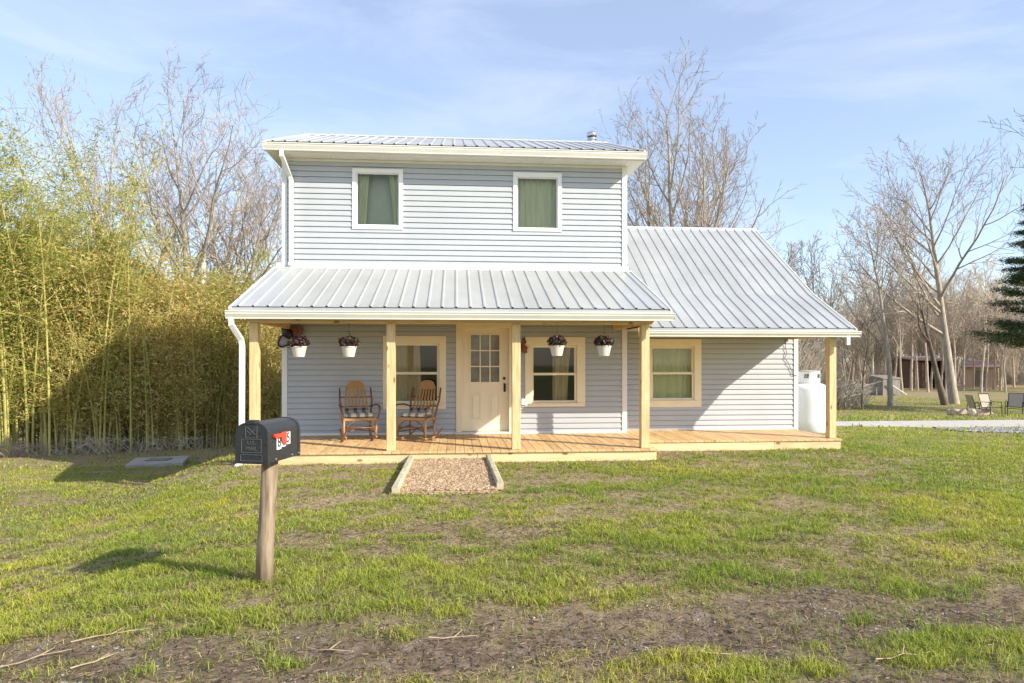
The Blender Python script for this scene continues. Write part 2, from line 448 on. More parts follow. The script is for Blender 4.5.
add_grass(440000, 2.6, 6.5, .055, .0042)
add_grass(440000, 6.2, 10.5, .048, .006)
add_grass(310000, 10.3, 19, .045, .010)
add_grass(150000, 18.5, 60, .08, .035)
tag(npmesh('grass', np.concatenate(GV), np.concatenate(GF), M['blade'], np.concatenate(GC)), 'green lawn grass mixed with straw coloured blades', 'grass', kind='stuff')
# flat dry straw & dead leaves on the soil
def litter(n, d0, d1, ln, wd):
    x, y = scatter(n, d0, d1); keep = ~in_house(x, y) & ~in_bed(x, y); x, y = x[keep], y[keep]; k = len(x)
    th = rng.random(k) * 2 * np.pi; l = ln * (.4 + rng.random(k)); w = wd * (.5 + rng.random(k))
    ux, uy = np.cos(th), np.sin(th); z = ground(x, y) + .008 + .02 * rng.random(k); tz = (rng.random(k) - .5) * l * .5
    P = [np.stack([x - ux * l / 2 - uy * w / 2, y - uy * l / 2 + ux * w / 2, z - tz / 2], -1), np.stack([x + ux * l / 2 - uy * w / 2, y + uy * l / 2 + ux * w / 2, z + tz / 2], -1),
         np.stack([x + ux * l / 2 + uy * w / 2, y + uy * l / 2 - ux * w / 2, z + tz / 2 + .004], -1), np.stack([x - ux * l / 2 + uy * w / 2, y - uy * l / 2 - ux * w / 2, z - tz / 2 + .004], -1)]
    V = np.stack(P, 1).reshape(-1, 3); Fq = np.arange(k * 4).reshape(-1, 4)
    base = np.array([.42, .31, .19]) * (.22 + .7 * rng.random((k, 1)) ** 1.5)
    return V, Fq, np.repeat(base, 4, 0)
A = [litter(44000, 2.6, 7, .035, .003), litter(1500, 3, 9, .03, .018), litter(26000, 7, 14, .05, .006)]
o_ = 0; Vs = []; Fs = []; Cs = []
for v_, f_, c_ in A:
    Vs.append(v_); Fs.append(f_ + o_); Cs.append(c_); o_ += len(v_)
tag(npmesh('straw_litter', np.concatenate(Vs), np.concatenate(Fs), M['blade'], np.concatenate(Cs), n=4), 'dry straw and leaf bits lying on the lawn', 'litter', kind='stuff')

# stones (numpy icosahedra)
_ph = (1 + 5 ** .5) / 2
ICO = np.array([(-1, _ph, 0), (1, _ph, 0), (-1, -_ph, 0), (1, -_ph, 0), (0, -1, _ph), (0, 1, _ph), (0, -1, -_ph), (0, 1, -_ph), (_ph, 0, -1), (_ph, 0, 1), (-_ph, 0, -1), (-_ph, 0, 1)]) / 1.9
ICF = np.array([(0, 11, 5), (0, 5, 1), (0, 1, 7), (0, 7, 10), (0, 10, 11), (1, 5, 9), (5, 11, 4), (11, 10, 2), (10, 7, 6), (7, 1, 8), (3, 9, 4), (3, 4, 2), (3, 2, 6), (3, 6, 8), (3, 8, 9), (4, 9, 5), (2, 4, 11), (6, 2, 10), (8, 6, 7), (9, 8, 1)])
def stones(name, x, y, z, r, m, label, cat):
    n = len(x)
    sc = r[:, None, None] * (.6 + .8 * rng.random((n, 1, 3))) * np.array([1, 1, .65])
    P = ICO[None] * (.8 + .4 * rng.random((n, 12, 1))) * sc
    a = rng.random(n) * 6.28; ca, sa = np.cos(a)[:, None], np.sin(a)[:, None]
    Q = np.stack([P[..., 0] * ca - P[..., 1] * sa + x[:, None], P[..., 0] * sa + P[..., 1] * ca + y[:, None], P[..., 2] + z[:, None]], -1)
    Fq = (ICF[None] + (np.arange(n) * 12)[:, None, None]).reshape(-1, 3)
    return tag(npmesh(name, Q.reshape(-1, 3), Fq, m), label, cat, kind='stuff')
# loose gravel on the track
x, y = scatter(60000, 2.6, 6.2); d_ = dirt(x, y); q = fbm(x * 2.4 + 60, y * 3.5 + 2, 3) * .6 + fbm(x * 9, y * 9, 2) * .4
k = (rng.random(len(x)) < ss(.52, .72, q) * .6) & (d_ > .4) & (np.abs(y - track(x) + .2) < .8)
x, y = x[k], y[k]; r = .003 + .008 * rng.random(len(x)) ** 2.5
stones('track_gravel', x, y, ground(x, y) + r * .2, r, M['gravel'], 'loose grey gravel scattered over the dirt track', 'gravel')

# ------------------------------------------------------------------ gravel entry ramp
def rampz(y): return .015 + .075 * np.clip((y - 8.65) / 2.2, 0, 1) ** .8
y0, y1 = 8.68, 10.93
mb = MB(); n_ = 24
for i in range(n_):
    ya, yb = y0 + (y1 - y0) * i / n_, y0 + (y1 - y0) * (i + 1) / n_
    mb.quad((-.72, ya, float(rampz(ya))), (.54, ya, float(rampz(ya))), (.54, yb, float(rampz(yb))), (-.72, yb, float(rampz(yb))))
mb.quad((-.72, y0 - .03, -.12), (.54, y0 - .03, -.12), (.54, y0, float(rampz(y0))), (-.72, y0, float(rampz(y0))))
tag(mb.build('gravel_path', M['pebble']), kind='structure')
n = 15000
x = -.72 + 1.26 * rng.random(n); y = y0 - .12 + (y1 - y0 + .1) * rng.random(n)
r = .011 + .013 * rng.random(n); z = rampz(y) + r * .35 + .012 * (fbm(x * 5, y * 5, 2) - .5)
z = np.where(y < y0 + .12, np.maximum(ground(x, y) + r * .4, np.where(y < y0, -1, z)), z)
stones('pea_gravel', x, y, z, r, M['pebble'], 'pinkish pea gravel filling the entry ramp', 'gravel')
for nm, xa, xb, lab in (('edging_timber', -.80, -.88, 'weathered landscape timber along the left edge of the gravel ramp'), ('edging_timber', .80, .86, 'weathered landscape timber along the right edge of the gravel ramp')):
    s = 1 if xa > 0 else -1; w = .09
    mb = MB()
    # laid on the ramp edge: back end against the deck, front end on the lawn
    xa2, xb2 = (xb, xa)
    yb_ = 10.93 if s < 0 else 10.9
    yf_ = 8.55 if s < 0 else 8.75
    pf = (-.09 + s * .67, yf_); pb = (-.09 + s * .62, yb_)
    nn = 10; prof = [(-.045, -.06), (.045, -.06), (.045, .03), (.03, .045), (-.03, .045), (-.045, .03)]
    vs = []; fs = []
    for i in range(nn + 1):
        t = i / nn; cx = pf[0] + (pb[0] - pf[0]) * t; cy = pf[1] + (pb[1] - pf[1]) * t; cz = .065 + .055 * t + .003 * math.sin(i * 2.1)
        vs += [(cx + a_, cy, cz + b_) for a_, b_ in prof]
    for i in range(nn):
        for j in range(6):
            a_ = i * 6 + j; b_ = i * 6 + (j + 1) % 6; fs.append((a_, b_, b_ + 6, a_ + 6))
    fs += [tuple(range(6))[::-1], tuple(nn * 6 + j for j in range(6))]
    mb.add(vs, fs)
    tag(mb.build(nm, M['timber'], off=(pf[0], pf[1], 0)), lab, 'timber', 'landscape timbers edging the gravel ramp')

# ------------------------------------------------------------------ HOUSE
house = empty('house', (0, YW, 0), 0, 'two storey farmhouse with pale blue siding, grey metal roofs and pine front porch', 'house', world=True)
CO = .108
def siding(mb, P, a0, a1, z0, z1, rng_at=None, ph=0.):
    """P(a, out, z) -> xyz ; courses lap like vinyl boards"""
    k = math.floor((z0 - ph) / CO)
    while ph + k * CO < z1 - 1e-6:
        zb = max(ph + k * CO, z0); zt = min(ph + (k + 1) * CO, z1)
        fb = (zb - (ph + k * CO)) / CO; ft = (zt - (ph + k * CO)) / CO
        if rng_at: la, lb = rng_at(zb); ta, tb = rng_at(zt)
        else: la = ta = a0; lb = tb = a1
        if lb > la and tb >= ta:
            G0 = .91
            def oo(f): return .004 + .018 * (1 - f / G0) ** .8 if f < G0 else .004
            sq = (math.sin(k * 12.9898 + a0 * 3.1) * 43758.5453) % 1
            seams = [lerp_ for lerp_ in (sq * .5 + .04, sq * .5 + .5)] if (lb - la) > 2.0 else []
            for q_ in seams:
                xs_ = la + (lb - la) * q_; mb.quad(P(xs_ - .003, oo(fb) + .0015, zb), P(xs_ + .003, oo(fb) + .0015, zb), P(xs_ + .003, .0065, zb + (zt - zb) * .88), P(xs_ - .003, .0065, zb + (zt - zb) * .88))
            def seg(f0, f1, o0, o1):
                a_, b_ = max(f0, fb), min(f1, ft)
                if b_ - a_ < 1e-5: return
                w = lambda f: (f - fb) / max(ft - fb, 1e-6); q0, q1 = w(a_), w(b_)
                o0 = oo(a_) if o0 is None else o0; o1 = oo(b_) if o1 is None else o1
                Z = lambda q: zb + (zt - zb) * q
                mb.quad(P(la + (ta - la) * q0, o0, Z(q0)), P(lb + (tb - lb) * q0, o0, Z(q0)), P(lb + (tb - lb) * q1, o1, Z(q1)), P(la + (ta - la) * q1, o1, Z(q1)))
            seg(0, G0 / 2, None, None); seg(G0 / 2, G0, None, None); seg(G0, 1, -.016, -.016)
            mb.quad(P(la, -.016, zb), P(lb, -.016, zb), P(lb, oo(fb), zb), P(la, oo(fb), zb))
            if ft > G0 and fb < G0:
                q0 = (G0 - fb) / (ft - fb); A_ = la + (ta - la) * q0; B_ = lb + (tb - lb) * q0; Zq = zb + (zt - zb) * q0
                mb.quad(P(A_, .004, Zq), P(B_, .004, Zq), P(B_, -.016, Zq), P(A_, -.016, Zq))
        k += 1
    return mb
def wall_rects(x0, x1, z0, z1, holes):
    """split a wall into rectangles around holes (x0,x1,z0,z1)"""
    cuts = sorted(set([x0, x1] + [h[0] for h in holes] + [h[1] for h in holes])); out = []
    for a, b in zip(cuts, cuts[1:]):
        hs = sorted([h for h in holes if h[0] <= a + 1e-6 and h[1] >= b - 1e-6], key=lambda h: h[2]); z = z0
        for h in hs:
            if h[2] > z: out.append((a, b, z, h[2]))
            z = h[3]
        if z < z1: out.append((a, b, z, z1))
    return out
SOF = H + 3.94      # upper soffit level
WR = SOF            # wall top

def rect(u0, u1, v0, v1, Yp):   # photo rectangle -> x0,x1,z0,z1 at its centre
    x0, _ = pt(u0, 360, Yp); x1, _ = pt(u1, 360, Yp)
    _, zt = pt((u0 + u1) / 2, v0, Yp); _, zb = pt((u0 + u1) / 2, v1, Yp)
    return x0, x1, zb, zt
W_low1 = (rect(383, 446, 336, 409, YW), rect(391, 437, 345.5, 401, YW))
W_mid = (rect(525, 585, 337, 406.5, YW), rect(533.5, 574.5, 347.5, 400.5, YW))
W_wing = (rect(643.5, 701, 339, 407, YW2), rect(653, 692, 348.5, 398, YW2))
W_up1 = (rect(352.3, 403, 169, 229.6, YW), rect(357.5, 398, 174, 224.5, YW))
W_up2 = (rect(513, 561.5, 173, 231.7, YW), rect(518, 556.5, 178.5, 227.5, YW))
D_out = rect(456, 513, 322.5, 434, YW); D_in = rect(462, 509, 328, 430, YW)
D_out = (D_out[0], D_out[1], DK, D_out[3]); D_in = (D_in[0], D_in[1], DK + .05, D_in[3])

def inset(h, e): return (h[0] + e, h[1] - e, h[2] + e, h[3] - e)
holes = [inset(W_low1[0], .03), inset(W_mid[0], .03), inset(W_up1[0], .02), inset(W_up2[0], .02), (D_out[0] + .03, D_out[1] - .03, DK, D_out[3] - .03)]
mb = MB(); back = MB()
PF = lambda a, o, z: (a, YW - o, z)
for r_ in wall_rects(XL, XR, DK, WR, holes):
    siding(mb, PF, *r_); back.box(r_[0], r_[1], YW + .02, YW + .12, r_[2], r_[3])
YB = 19.3
ridge_y, ridge_z = 16.35, H + 5.36
# left gable side and right gable side
def gab(z):
    if z <= WR: return (YW, YB)
    t = (z - WR) / (ridge_z - .12 - WR)
    return (YW + (ridge_y - YW) * t, YB - (YB - ridge_y) * t) if t < 1 else (ridge_y, ridge_y)
siding(mb, lambda a, o, z: (XL - o, a, z), YW, YB, -.3, ridge_z - .14, gab)
siding(mb, lambda a, o, z: (XR + o, a, z), YW, YB, -.3, ridge_z - .14, gab)
siding(mb, lambda a, o, z: (a, YB + o, z), XL, XR, -.8, WR)
for X0, X1 in ((XL, XL + .12), (XR - .12, XR)):
    back.prism([(YW + .12, -.5), (YB - .12, -.5), (YB - .12, WR - .05), (ridge_y, ridge_z - .2), (YW + .12, WR - .05)], 0, X0 + .02, X1 - .02)
back.box(XL, XR, YB - .12, YB - .02, -.8, WR)
# wing front, right gable, back
YB2 = 18.9; wr_y, wr_z = 16.3, H + 3.27
hw = [inset(W_wing[0], .03)]
WT = H + 1.45      # wing wall top (under the roof)
for r_ in wall_rects(XR + .0, XE, DK, WT, hw):
    siding(mb, lambda a, o, z: (a, YW2 - o, z), *r_); back.box(r_[0], r_[1], YW2 + .02, YW2 + .12, r_[2], r_[3])
def gab2(z):
    if z <= WT: return (YW2, YB2)
    t = (z - WT) / (wr_z - .1 - WT)
    return (YW2 + (wr_y - YW2) * t, YB2 - (YB2 - wr_y) * t) if t < 1 else (wr_y, wr_y)
siding(mb, lambda a, o, z: (XE + o, a, z), YW2, YB2, -.4, wr_z - .12, gab2)
siding(mb, lambda a, o, z: (a, YB2 + o, z), XR, XE, -.8, WT)
back.prism([(YW2 + .12, -.5), (YB2 - .12, -.5), (YB2 - .12, WT), (wr_y, wr_z - .2), (YW2 + .12, WT)], 0, XE - .12, XE - .02)
back.box(XR + .01, XE, YB2 - .12, YB2 - .02, -.8, WT)
wall = mb.build('wall', M['siding'], house)
# interior shell: floors and partition, dark
back.box(XL + .13, XR - .13, YW + .13, YB - .13, DK - .03, DK); back.box(XL + .13, XR - .13, YW + .125, YB - .13, 2.95, 3.1)
back.box(XL + .13, XR - .13, YW + .125, YB - .13, SOF - .02, SOF + .04)
back.box(XL + .13, XR - .13, 16.6, 16.7, DK, SOF - .03); back.box(XR + .01, XE - .13, 16.5, 16.6, DK, WT); back.box(XR + .01, XE - .13, YW2 + .13, YB2 - .13, DK - .03, DK)
back.box(XR + .01, XE - .13, YW2 + .13, YB2 - .13, WT - .1, WT - .02)
back.build('inner_wall', M['dark'], house)

# corner boards, frieze, skirt
def part(name, m, fn, parent=house, **k):
    q = MB(); fn(q); return q.build(name, m, parent, **k)
part('corner_trim', M['white'], lambda q: (q.box(XL - .028, XL + .07, YW - .03, YW - .001, DK, SOF), q.box(XL - .03, XL - .001, YW - .028, YW + .09, -.2, SOF - .002)))
part('corner_trim', M['white'], lambda q: (q.box(XR - .07, XR + .028, YW - .03, YW - .001, DK, SOF), q.box(XR + .001, XR + .03, YW - .028, YW + .09, DK, SOF - .002)))
part('corner_trim', M['white'], lambda q: (q.box(XE - .06, XE + .028, YW2 - .03, YW2 - .001, DK, WT - .1), q.box(XE + .001, XE + .03, YW2 - .028, YW2 + .09, -.2, WT - .1)))
part('base_trim', M['white'], lambda q: (q.box(XL + .071, D_out[0] - .002, YW - .024, YW - .002, DK + .001, DK + .045), q.box(D_out[1] + .002, XR - .071, YW - .024, YW - .002, DK + .001, DK + .045), q.box(XR + .032, XE - .061, YW2 - .024, YW2 - .002, DK + .001, DK + .045)))
# flashing where the porch roof meets the upper wall
PZW = H + 1.80; PZE = H + .80; PYE = 10.72

# ---- windows
def window(o, i, yw, tm, curtain, kind, cm):
    """o outer trim rect, i glass rect"""
    tp = .034
    w = MB()
    ix0, ix1, iz0, iz1 = i[0] - .045, i[1] + .045, i[2] - .045, i[3] + .045
    if kind == 'up': ix0, ix1, iz0, iz1 = i[0] - .02, i[1] + .02, i[2] - .02, i[3] + .02
    # trim boards butt end to end
    w.bbox(o[0], o[1], yw - tp, yw - .002, iz1, o[3], .004); w.bbox(o[0], o[1], yw - tp, yw - .002, o[2], iz0, .004)
    w.bbox(o[0], ix0, yw - tp + .002, yw - .002, iz0, iz1, .004); w.bbox(ix1, o[1], yw - tp + .002, yw - .002, iz0, iz1, .004)
    # jamb return
    w.box(ix0 - .012, ix0, yw - .001, yw + .12, iz0, iz1); w.box(ix1, ix1 + .012, yw - .001, yw + .12, iz0, iz1)
    w.box(ix0, ix1, yw - .001, yw + .12, iz1, iz1 + .012); w.box(ix0, ix1, yw - .001, yw + .12, iz0 - .012, iz0)
    if kind != 'up': w.bbox(ix0 - .05, ix1 + .05, yw - .06, yw - .033, iz0 - .035, iz0 - .005, .004)
    fr = w.build('window', tm, house)
    s = MB(); ft = .045 if kind != 'up' else .02
    a0, a1, b0, b1 = ix0 + .001, ix1 - .001, iz0 + .001, iz1 - .001; zm = (i[2] + i[3]) / 2 - (.0 if kind != 'up' else 0)
    def ring(x0, x1, z0, z1, t, ya, yb):
        s.box(x0, x1, ya, yb, z1 - t, z1); s.box(x0, x1, ya, yb, z0, z0 + t); s.box(x0, x0 + t, ya, yb, z0 + t, z1 - t); s.box(x1 - t, x1, ya, yb, z0 + t, z1 - t)
    if kind == 'up': ring(a0, a1, b0, b1, ft, yw + .01, yw + .05)
    else:
        ring(a0, a1, zm - .02, b1, ft, yw + .032, yw + .058); ring(a0, a1, b0, zm + .02, ft, yw + .004, yw + .03)
    s.build('sash', M['white'] if kind == 'up' else M['cream'], fr)
    g = MB(); e = ft * .6
    if kind == 'up': g.box(a0 + e, a1 - e, yw + .028, yw + .032, b0 + e, b1 - e)
    else:
        g.box(a0 + e, a1 - e, yw + .043, yw + .047, zm, b1 - e); g.box(a0 + e, a1 - e, yw + .015, yw + .019, b0 + e, zm)
    g.build('pane', M['glass'], fr)
    # curtains: pleated sheets hanging inside
    c = MB(); W = i[1] - i[0]
    for (f0, f1, g0, g1, amp) in curtain:   # fractions of width at top and at bottom
        n = 44; vs = []
        for lv in range(7):
            t = lv / 6; z = i[3] + .12 - (i[3] - i[2] + .3) * t
            ff0 = f0 + (g0 - f0) * t ** .7; ff1 = f1 + (g1 - f1) * t ** .7
            for j in range(n + 1):
                fx = j / n; xx = i[0] + W * (ff0 + (ff1 - ff0) * fx)
                yy = yw + .20 + amp * math.sin(fx * (ff1 - ff0) * W * 62 + math.sin(fx * 9) * 1.2) + .01 * math.sin(fx * 31 + t * 2)
                vs.append((xx, yy, z))
        fs = [(l * (n + 1) + j, l * (n + 1) + j + 1, (l + 1) * (n + 1) + j + 1, (l + 1) * (n + 1) + j) for l in range(6) for j in range(n)]
        c.add(vs, fs)
    if c.v: c.build('curtain', cm, fr, smooth=True)
    return fr
window(*W_low1, YW, M['cream'], [(-.1, .60, -.1, .66, .014)], 'low', M['curtain_tan'])
window(*W_mid, YW, M['cream'], [(.5, .95, .5, .86, .022)], 'low', M['curtain_tan'])
window(*W_wing, YW2, M['cream'], [(-.1, 1.1, -.1, 1.1, .014)], 'low', M['curtain'])
window(*W_up1, YW, M['white'], [(-.1, .28, -.1, .17, .016), (.72, 1.1, .9, 1.1, .016)], 'up', M['curtain'])
i_ = W_up1[1]
part('blind', M['blind'], lambda q: q.box(i_[0] - .1, i_[1] + .1, YW + .36, YW + .375, i_[2] - .2, i_[2] + (i_[3] - i_[2]) * 1.2))
window(*W_up2, YW, M['white'], [(-.1, 1.1, -.1, 1.1, .02)], 'up', M['curtain'])
# half-drawn blind board behind the upper left window (green wall of the room)
# ---- door
dr = MB()
x0, x1, z0, z1 = D_in
gx0, gx1, gz1, gz0 = pt(470.5, 360, YW)[0], pt(500, 360, YW)[0], pt(485, 334.5, YW)[1], pt(485, 382.5, YW)[1]
YD = YW + .095
def ringb(q, X0, X1, Z0, Z1, hx0, hx1, hz0, hz1, ya, yb):
    q.box(X0, X1, ya, yb, hz1, Z1); q.box(X0, X1, ya, yb, Z0, hz0); q.box(X0, hx0, ya, yb, hz0, hz1); q.box(hx1, X1, ya, yb, hz0, hz1)
ringb(dr, x0 + .004, x1 - .004, z0, z1 - .004, gx0, gx1, gz0, gz1, YW + .095, YW + .14)
# lite moulding & muntins
ringb(dr, gx0 - .025, gx1 + .025, gz0 - .025, gz1 + .025, gx0 + .008, gx1 - .008, gz0 + .008, gz1 - .008, YD - .014, YD - .0005)
for k in (1, 2):
    xm = gx0 + (gx1 - gx0) * k / 3; dr.box(xm - .012, xm + .012, YD - .012, YD + .01, gz0 + .009, gz1 - .009)
    zm = gz0 + (gz1 - gz0) * k / 3; dr.box(gx0 + .009, gx1 - .009, YD - .011, YD + .009, zm - .012, zm + .012)
# raised lower panels
for ua, ub in ((470.5, 481.5), (489.5, 500)):
    a_, b_ = pt(ua, 360, YW)[0], pt(ub, 360, YW)[0]; c_, d_ = pt(485, 420, YW)[1], pt(485, 393, YW)[1]
    ringb(dr, a_, b_, c_, d_, a_ + .022, b_ - .022, c_ + .022, d_ - .022, YD - .009, YD - .0005)
    dr.bbox(a_ + .04, b_ - .04, YD - .008, YD - .0005, c_ + .04, d_ - .04, .006)
door = dr.build('door', M['door'], house)
part('pane', M['doorglass'], lambda q: q.box(gx0 + .001, gx1 - .001, YD + .012, YD + .02, gz0 + .001, gz1 - .001), door)
hx, hz = pt(505, 387, YW)
part('handle', M['black'], lambda q: (q.lathe([(.028, 0), (.028, .012), (.012, .016)], (0, 0, 0), 14), q), door) if False else None
def handle(q):
    q.bbox(hx - .022, hx + .022, YD - .014, YD - .001, hz - .10, hz + .07, .004)
    q.tube([(hx, YD - .01, hz + .05), (hx, YD - .06, hz + .03), (hx, YD - .065, hz - .04), (hx, YD - .01, hz - .08)], .011, 8)
    q.tube([(hx, YD - .012, hz + .055), (hx - .01, YD - .05, hz + .06)], .009, 6)
part('handle', M['black'], handle, door, smooth=False)
part('deadbolt', M['black'], lambda q: q.tube([(hx - .01, YD - .001, hz + .17), (hx - .01, YD - .028, hz + .17)], [.030, .026], 14), door)
part('door_frame', M['cream'], lambda q: (q.bbox(D_out[0], D_in[0], YW - .036, YW - .002, DK + .001, D_in[3], .004), q.bbox(D_in[1], D_out[1], YW - .036, YW - .002, DK + .001, D_in[3], .004),
     q.bbox(D_out[0], D_out[1], YW - .038, YW - .002, D_in[3], D_out[3], .004), q.box(D_in[0] - .02, D_in[0] + .0035, YW - .0005, YW + .14, DK + .046, D_in[3]), q.box(D_in[1] - .0035, D_in[1] + .02, YW - .0005, YW + .14, DK + .046, D_in[3]), q.box(D_in[0] - .02, D_in[1] + .02, YW - .0005, YW + .14, D_in[3] - .0035, D_in[3] + .02)))
part('door_threshold', M['gutter'], lambda q: q.bbox(D_out[0] - .03, D_out[1] + .03, YW - .10, YW + .094, DK + .002, DK + .045, .006))

# ---- upper roof
def ribbed(mb, x0, x1, prof, th=.03, pitch=.229, rib=.02, rw=.045, eave=True):
    """sheet over polyline prof [(y,z)..] extruded on x with ribs"""
    for si_, ((ya, za), (yb, zb)) in enumerate(zip(prof, prof[1:])):
        first = si_ == 0 and eave; L_ = math.hypot(yb - ya, zb - za)
        xsq = [x0]; zo = [0]
        n = int(round((x1 - x0) / pitch)); st = (x1 - x0) / n
        pts = [(x0, 0)]
        for i in range(n):
            c = x0 + st * (i + .5)
            pts += [(c - rw / 2, 0), (c - rw / 4, rib), (c + rw / 4, rib), (c + rw / 2, 0)]
        pts.append((x1, 0))
        nrm = Vector((0, -(zb - za), (yb - ya))).normalized()
        if nrm.z < 0: nrm = -nrm
        for (xa, oa), (xb, ob) in zip(pts, pts[1:]):
            ys_, zs_ = (ya + .07 * (yb - ya) / L_, za + .07 * (zb - za) / L_) if first else (ya, za); oa += .014; ob += .014
            A1 = (xa, ys_ + nrm.y * oa, zs_ + nrm.z * oa); B1 = (xb, ys_ + nrm.y * ob, zs_ + nrm.z * ob)
            C1 = (xb, yb + nrm.y * ob, zb + nrm.z * ob); D1 = (xa, yb + nrm.y * oa, zb + nrm.z * oa)
            mb.quad(A1, B1, C1, D1)
        # underside deck
        mb.hexa([(x0, ya, za - th), (x1, ya, za - th), (x1, yb, zb - th), (x0, yb, zb - th), (x0, ya, za - .001), (x1, ya, za - .001), (x1, yb, zb - .001), (x0, yb, zb - .001)])
ux0, ux1 = pt(263.5, 145, 12.93)[0], pt(646.5, 150, 12.93)[0]
rz_e = H + 4.11
EY = 12.96
mb = MB(); ribbed(mb, ux0 + .03, ux1 - .03, [(EY, rz_e), (ridge_y, ridge_z)]); ribbed(mb, ux0 + .03, ux1 - .03, [(ridge_y, ridge_z), (2 * ridge_y - EY, rz_e)], eave=False)
rf = mb.build('roof', M['roof'], house)
sl = math.atan((ridge_z - rz_e) / (ridge_y - EY))
def capx(q, xa, xb, y, z, w, sl, t=.03):
    dy, dz = w * math.cos(sl), w * math.sin(sl)
    q.prism([(y - dy, z - dz + t), (y, z + t + .012), (y + dy, z - dz + t), (y + dy, z - dz + t + .01), (y, z + t + .026), (y - dy, z - dz + t + .01)], 0, xa, xb)
part('ridge_cap', M['rooftrim'], lambda q: capx(q, ux0 + .01, ux1 - .01, ridge_y, ridge_z - .005, .13, sl), rf, fixn=True)
def rake(q, x0, x1, prof, dn=.14, up=.035):
    for (ya, za), (yb, zb) in zip(prof, prof[1:]):
        q.hexa([(x0, ya, za - dn), (x1, ya, za - dn), (x1, yb, zb - dn), (x0, yb, zb - dn), (x0, ya, za + up), (x1, ya, za + up), (x1, yb, zb + up), (x0, yb, zb + up)])
for xa in (ux0, ux1 - .028):
    part('rake_board', M['gutter'], lambda q: rake(q, xa, xa + .028, [(EY + .04, rz_e + .02), (ridge_y, ridge_z), (2 * ridge_y - EY - .04, rz_e + .02)], .17, .03), rf)
def gutter(q, x0, x1, y, zt, h=.125, d=.115):
    pr = [(y, zt), (y, zt - .018), (y + .012, zt - .022), (y + .012, zt - .05), (y + .04, zt - h + .02), (y + .04, zt - h), (y + d, zt - h), (y + d, zt - .002), (y + d - .008, zt - .002), (y + d - .008, zt - h + .01), (y + .05, zt - h + .01), (y + .02, zt - .05), (y + .02, zt - .02), (y + .01, zt)]
    q.prism(pr, 0, x0, x1)
    for xx in (x0, x1 - .004):
        q.prism([(y + .001, zt - .001), (y + .013, zt - .05), (y + .041, zt - h + .001), (y + d - .001, zt - h + .001), (y + d - .001, zt - .003)], 0, xx - .001, xx + .005)
part('gutter', M['gutter'], lambda q: gutter(q, ux0 - .01, ux1 + .01, 12.885, H + 4.09, .135), house, fixn=True)
part('fascia', M['gutter'], lambda q: q.box(ux0 + .03, ux1 - .03, 13.002, 13.03, SOF + .001, rz_e - .03))
part('fascia', M['gutter'], lambda q: q.box(ux0 + .03, ux1 - .03, 2 * ridge_y - 13.03, 2 * ridge_y - 13.002, SOF + .001, rz_e - .03))
def soff(q):
    q.box(ux0 + .03, ux1 - .03, 13.031, YW - .001, SOF, SOF + .015)
    n = 70; st = (ux1 - ux0 - .08) / n
    for i in range(n): q.box(ux0 + .04 + st * i, ux0 + .04 + st * i + .006, 13.033, YW - .04, SOF - .004, SOF - .0005)
    q.box(ux0 + .03, XL - .002, YW, YB, SOF, SOF + .012); q.box(XR + .002, ux1 - .03, YW, YB, SOF, SOF + .012)
    q.box(ux0 + .03, ux1 - .03, YB + .001, 2 * ridge_y - 13.031, SOF, SOF + .015)
    q.box(XL + .072, XR - .072, YW - .034, YW - .004, SOF - .05, SOF - .005)
part('soffit', M['gutter'], soff)
# upper downspout
def spout(pts, name='downspout', r=.052):
    q = MB(); q.tube(pts, r, 4, flat=.75)
    return q.build(name, M['white'], house, fixn=True)
dx0 = pt(285.5, 200, YW - .06)[0] + .045
spout([(dx0 - .02, 12.95, SOF + .02), (dx0 - .02, 12.95, SOF - .08), (dx0 + .045, YW - .10, SOF - .36), (dx0 + .065, YW - .07, SOF - .45), (dx0 + .065, YW - .07, PZW + .10), (dx0 + .065, YW - .16, PZW + .05)])

# ---- porch roof
px0, px1 = XL - .175, XR + .10
mb = MB(); ribbed(mb, px0 + .02, px1 - .02, [(PYE, PZE), (YW - .02, PZW)])
prf = mb.build('porch_roof', M['roof'], house)
for xa in (px0, px1 - .03):
    part('rake_trim', M['rooftrim'], lambda q: rake(q, xa, xa + .03, [(PYE + .01, PZE), (YW - .032, PZW)], .06, .028), prf)
part('flashing', M['rooftrim'], lambda q: q.prism([(YW - .04, PZW + .03), (YW - .036, PZW + .10), (YW - .031, PZW + .10), (YW - .031, PZW), (YW - .16, PZW - .035), (YW - .162, PZW - .015)], 0, px0 + .04, px1 - .04), prf, fixn=True)
part('gutter', M['gutter'], lambda q: gutter(q, px0 - .02, px1 + .02, PYE - .09, PZE - .035, .125, .11), house, fixn=True)
BB = H + .587 - .0   # beam bottom
BB = 2.298
def beam(q):
    q.bbox(XL + .02, 3.33, YF + .09, YF + .13, BB, BB + .19, .003)
    q.bbox(XL + .02, 3.33, YF + .20, YF + .24, BB, BB + .19, .003)
    q.box(px0 + .03, px1 - .03, PYE + .022, PYE + .06, BB + .07, PZE - .032)
part('porch_beam', M['pineX'], beam)
def sidebeam(q, x):
    q.bbox(x - .02, x + .02, YF + .25, YW - .035, BB + .001, BB + .19, .003)
part('porch_beam', M['pineY'], lambda q: sidebeam(q, -3.22)); part('porch_beam', M['pineY'], lambda q: sidebeam(q, 3.19))
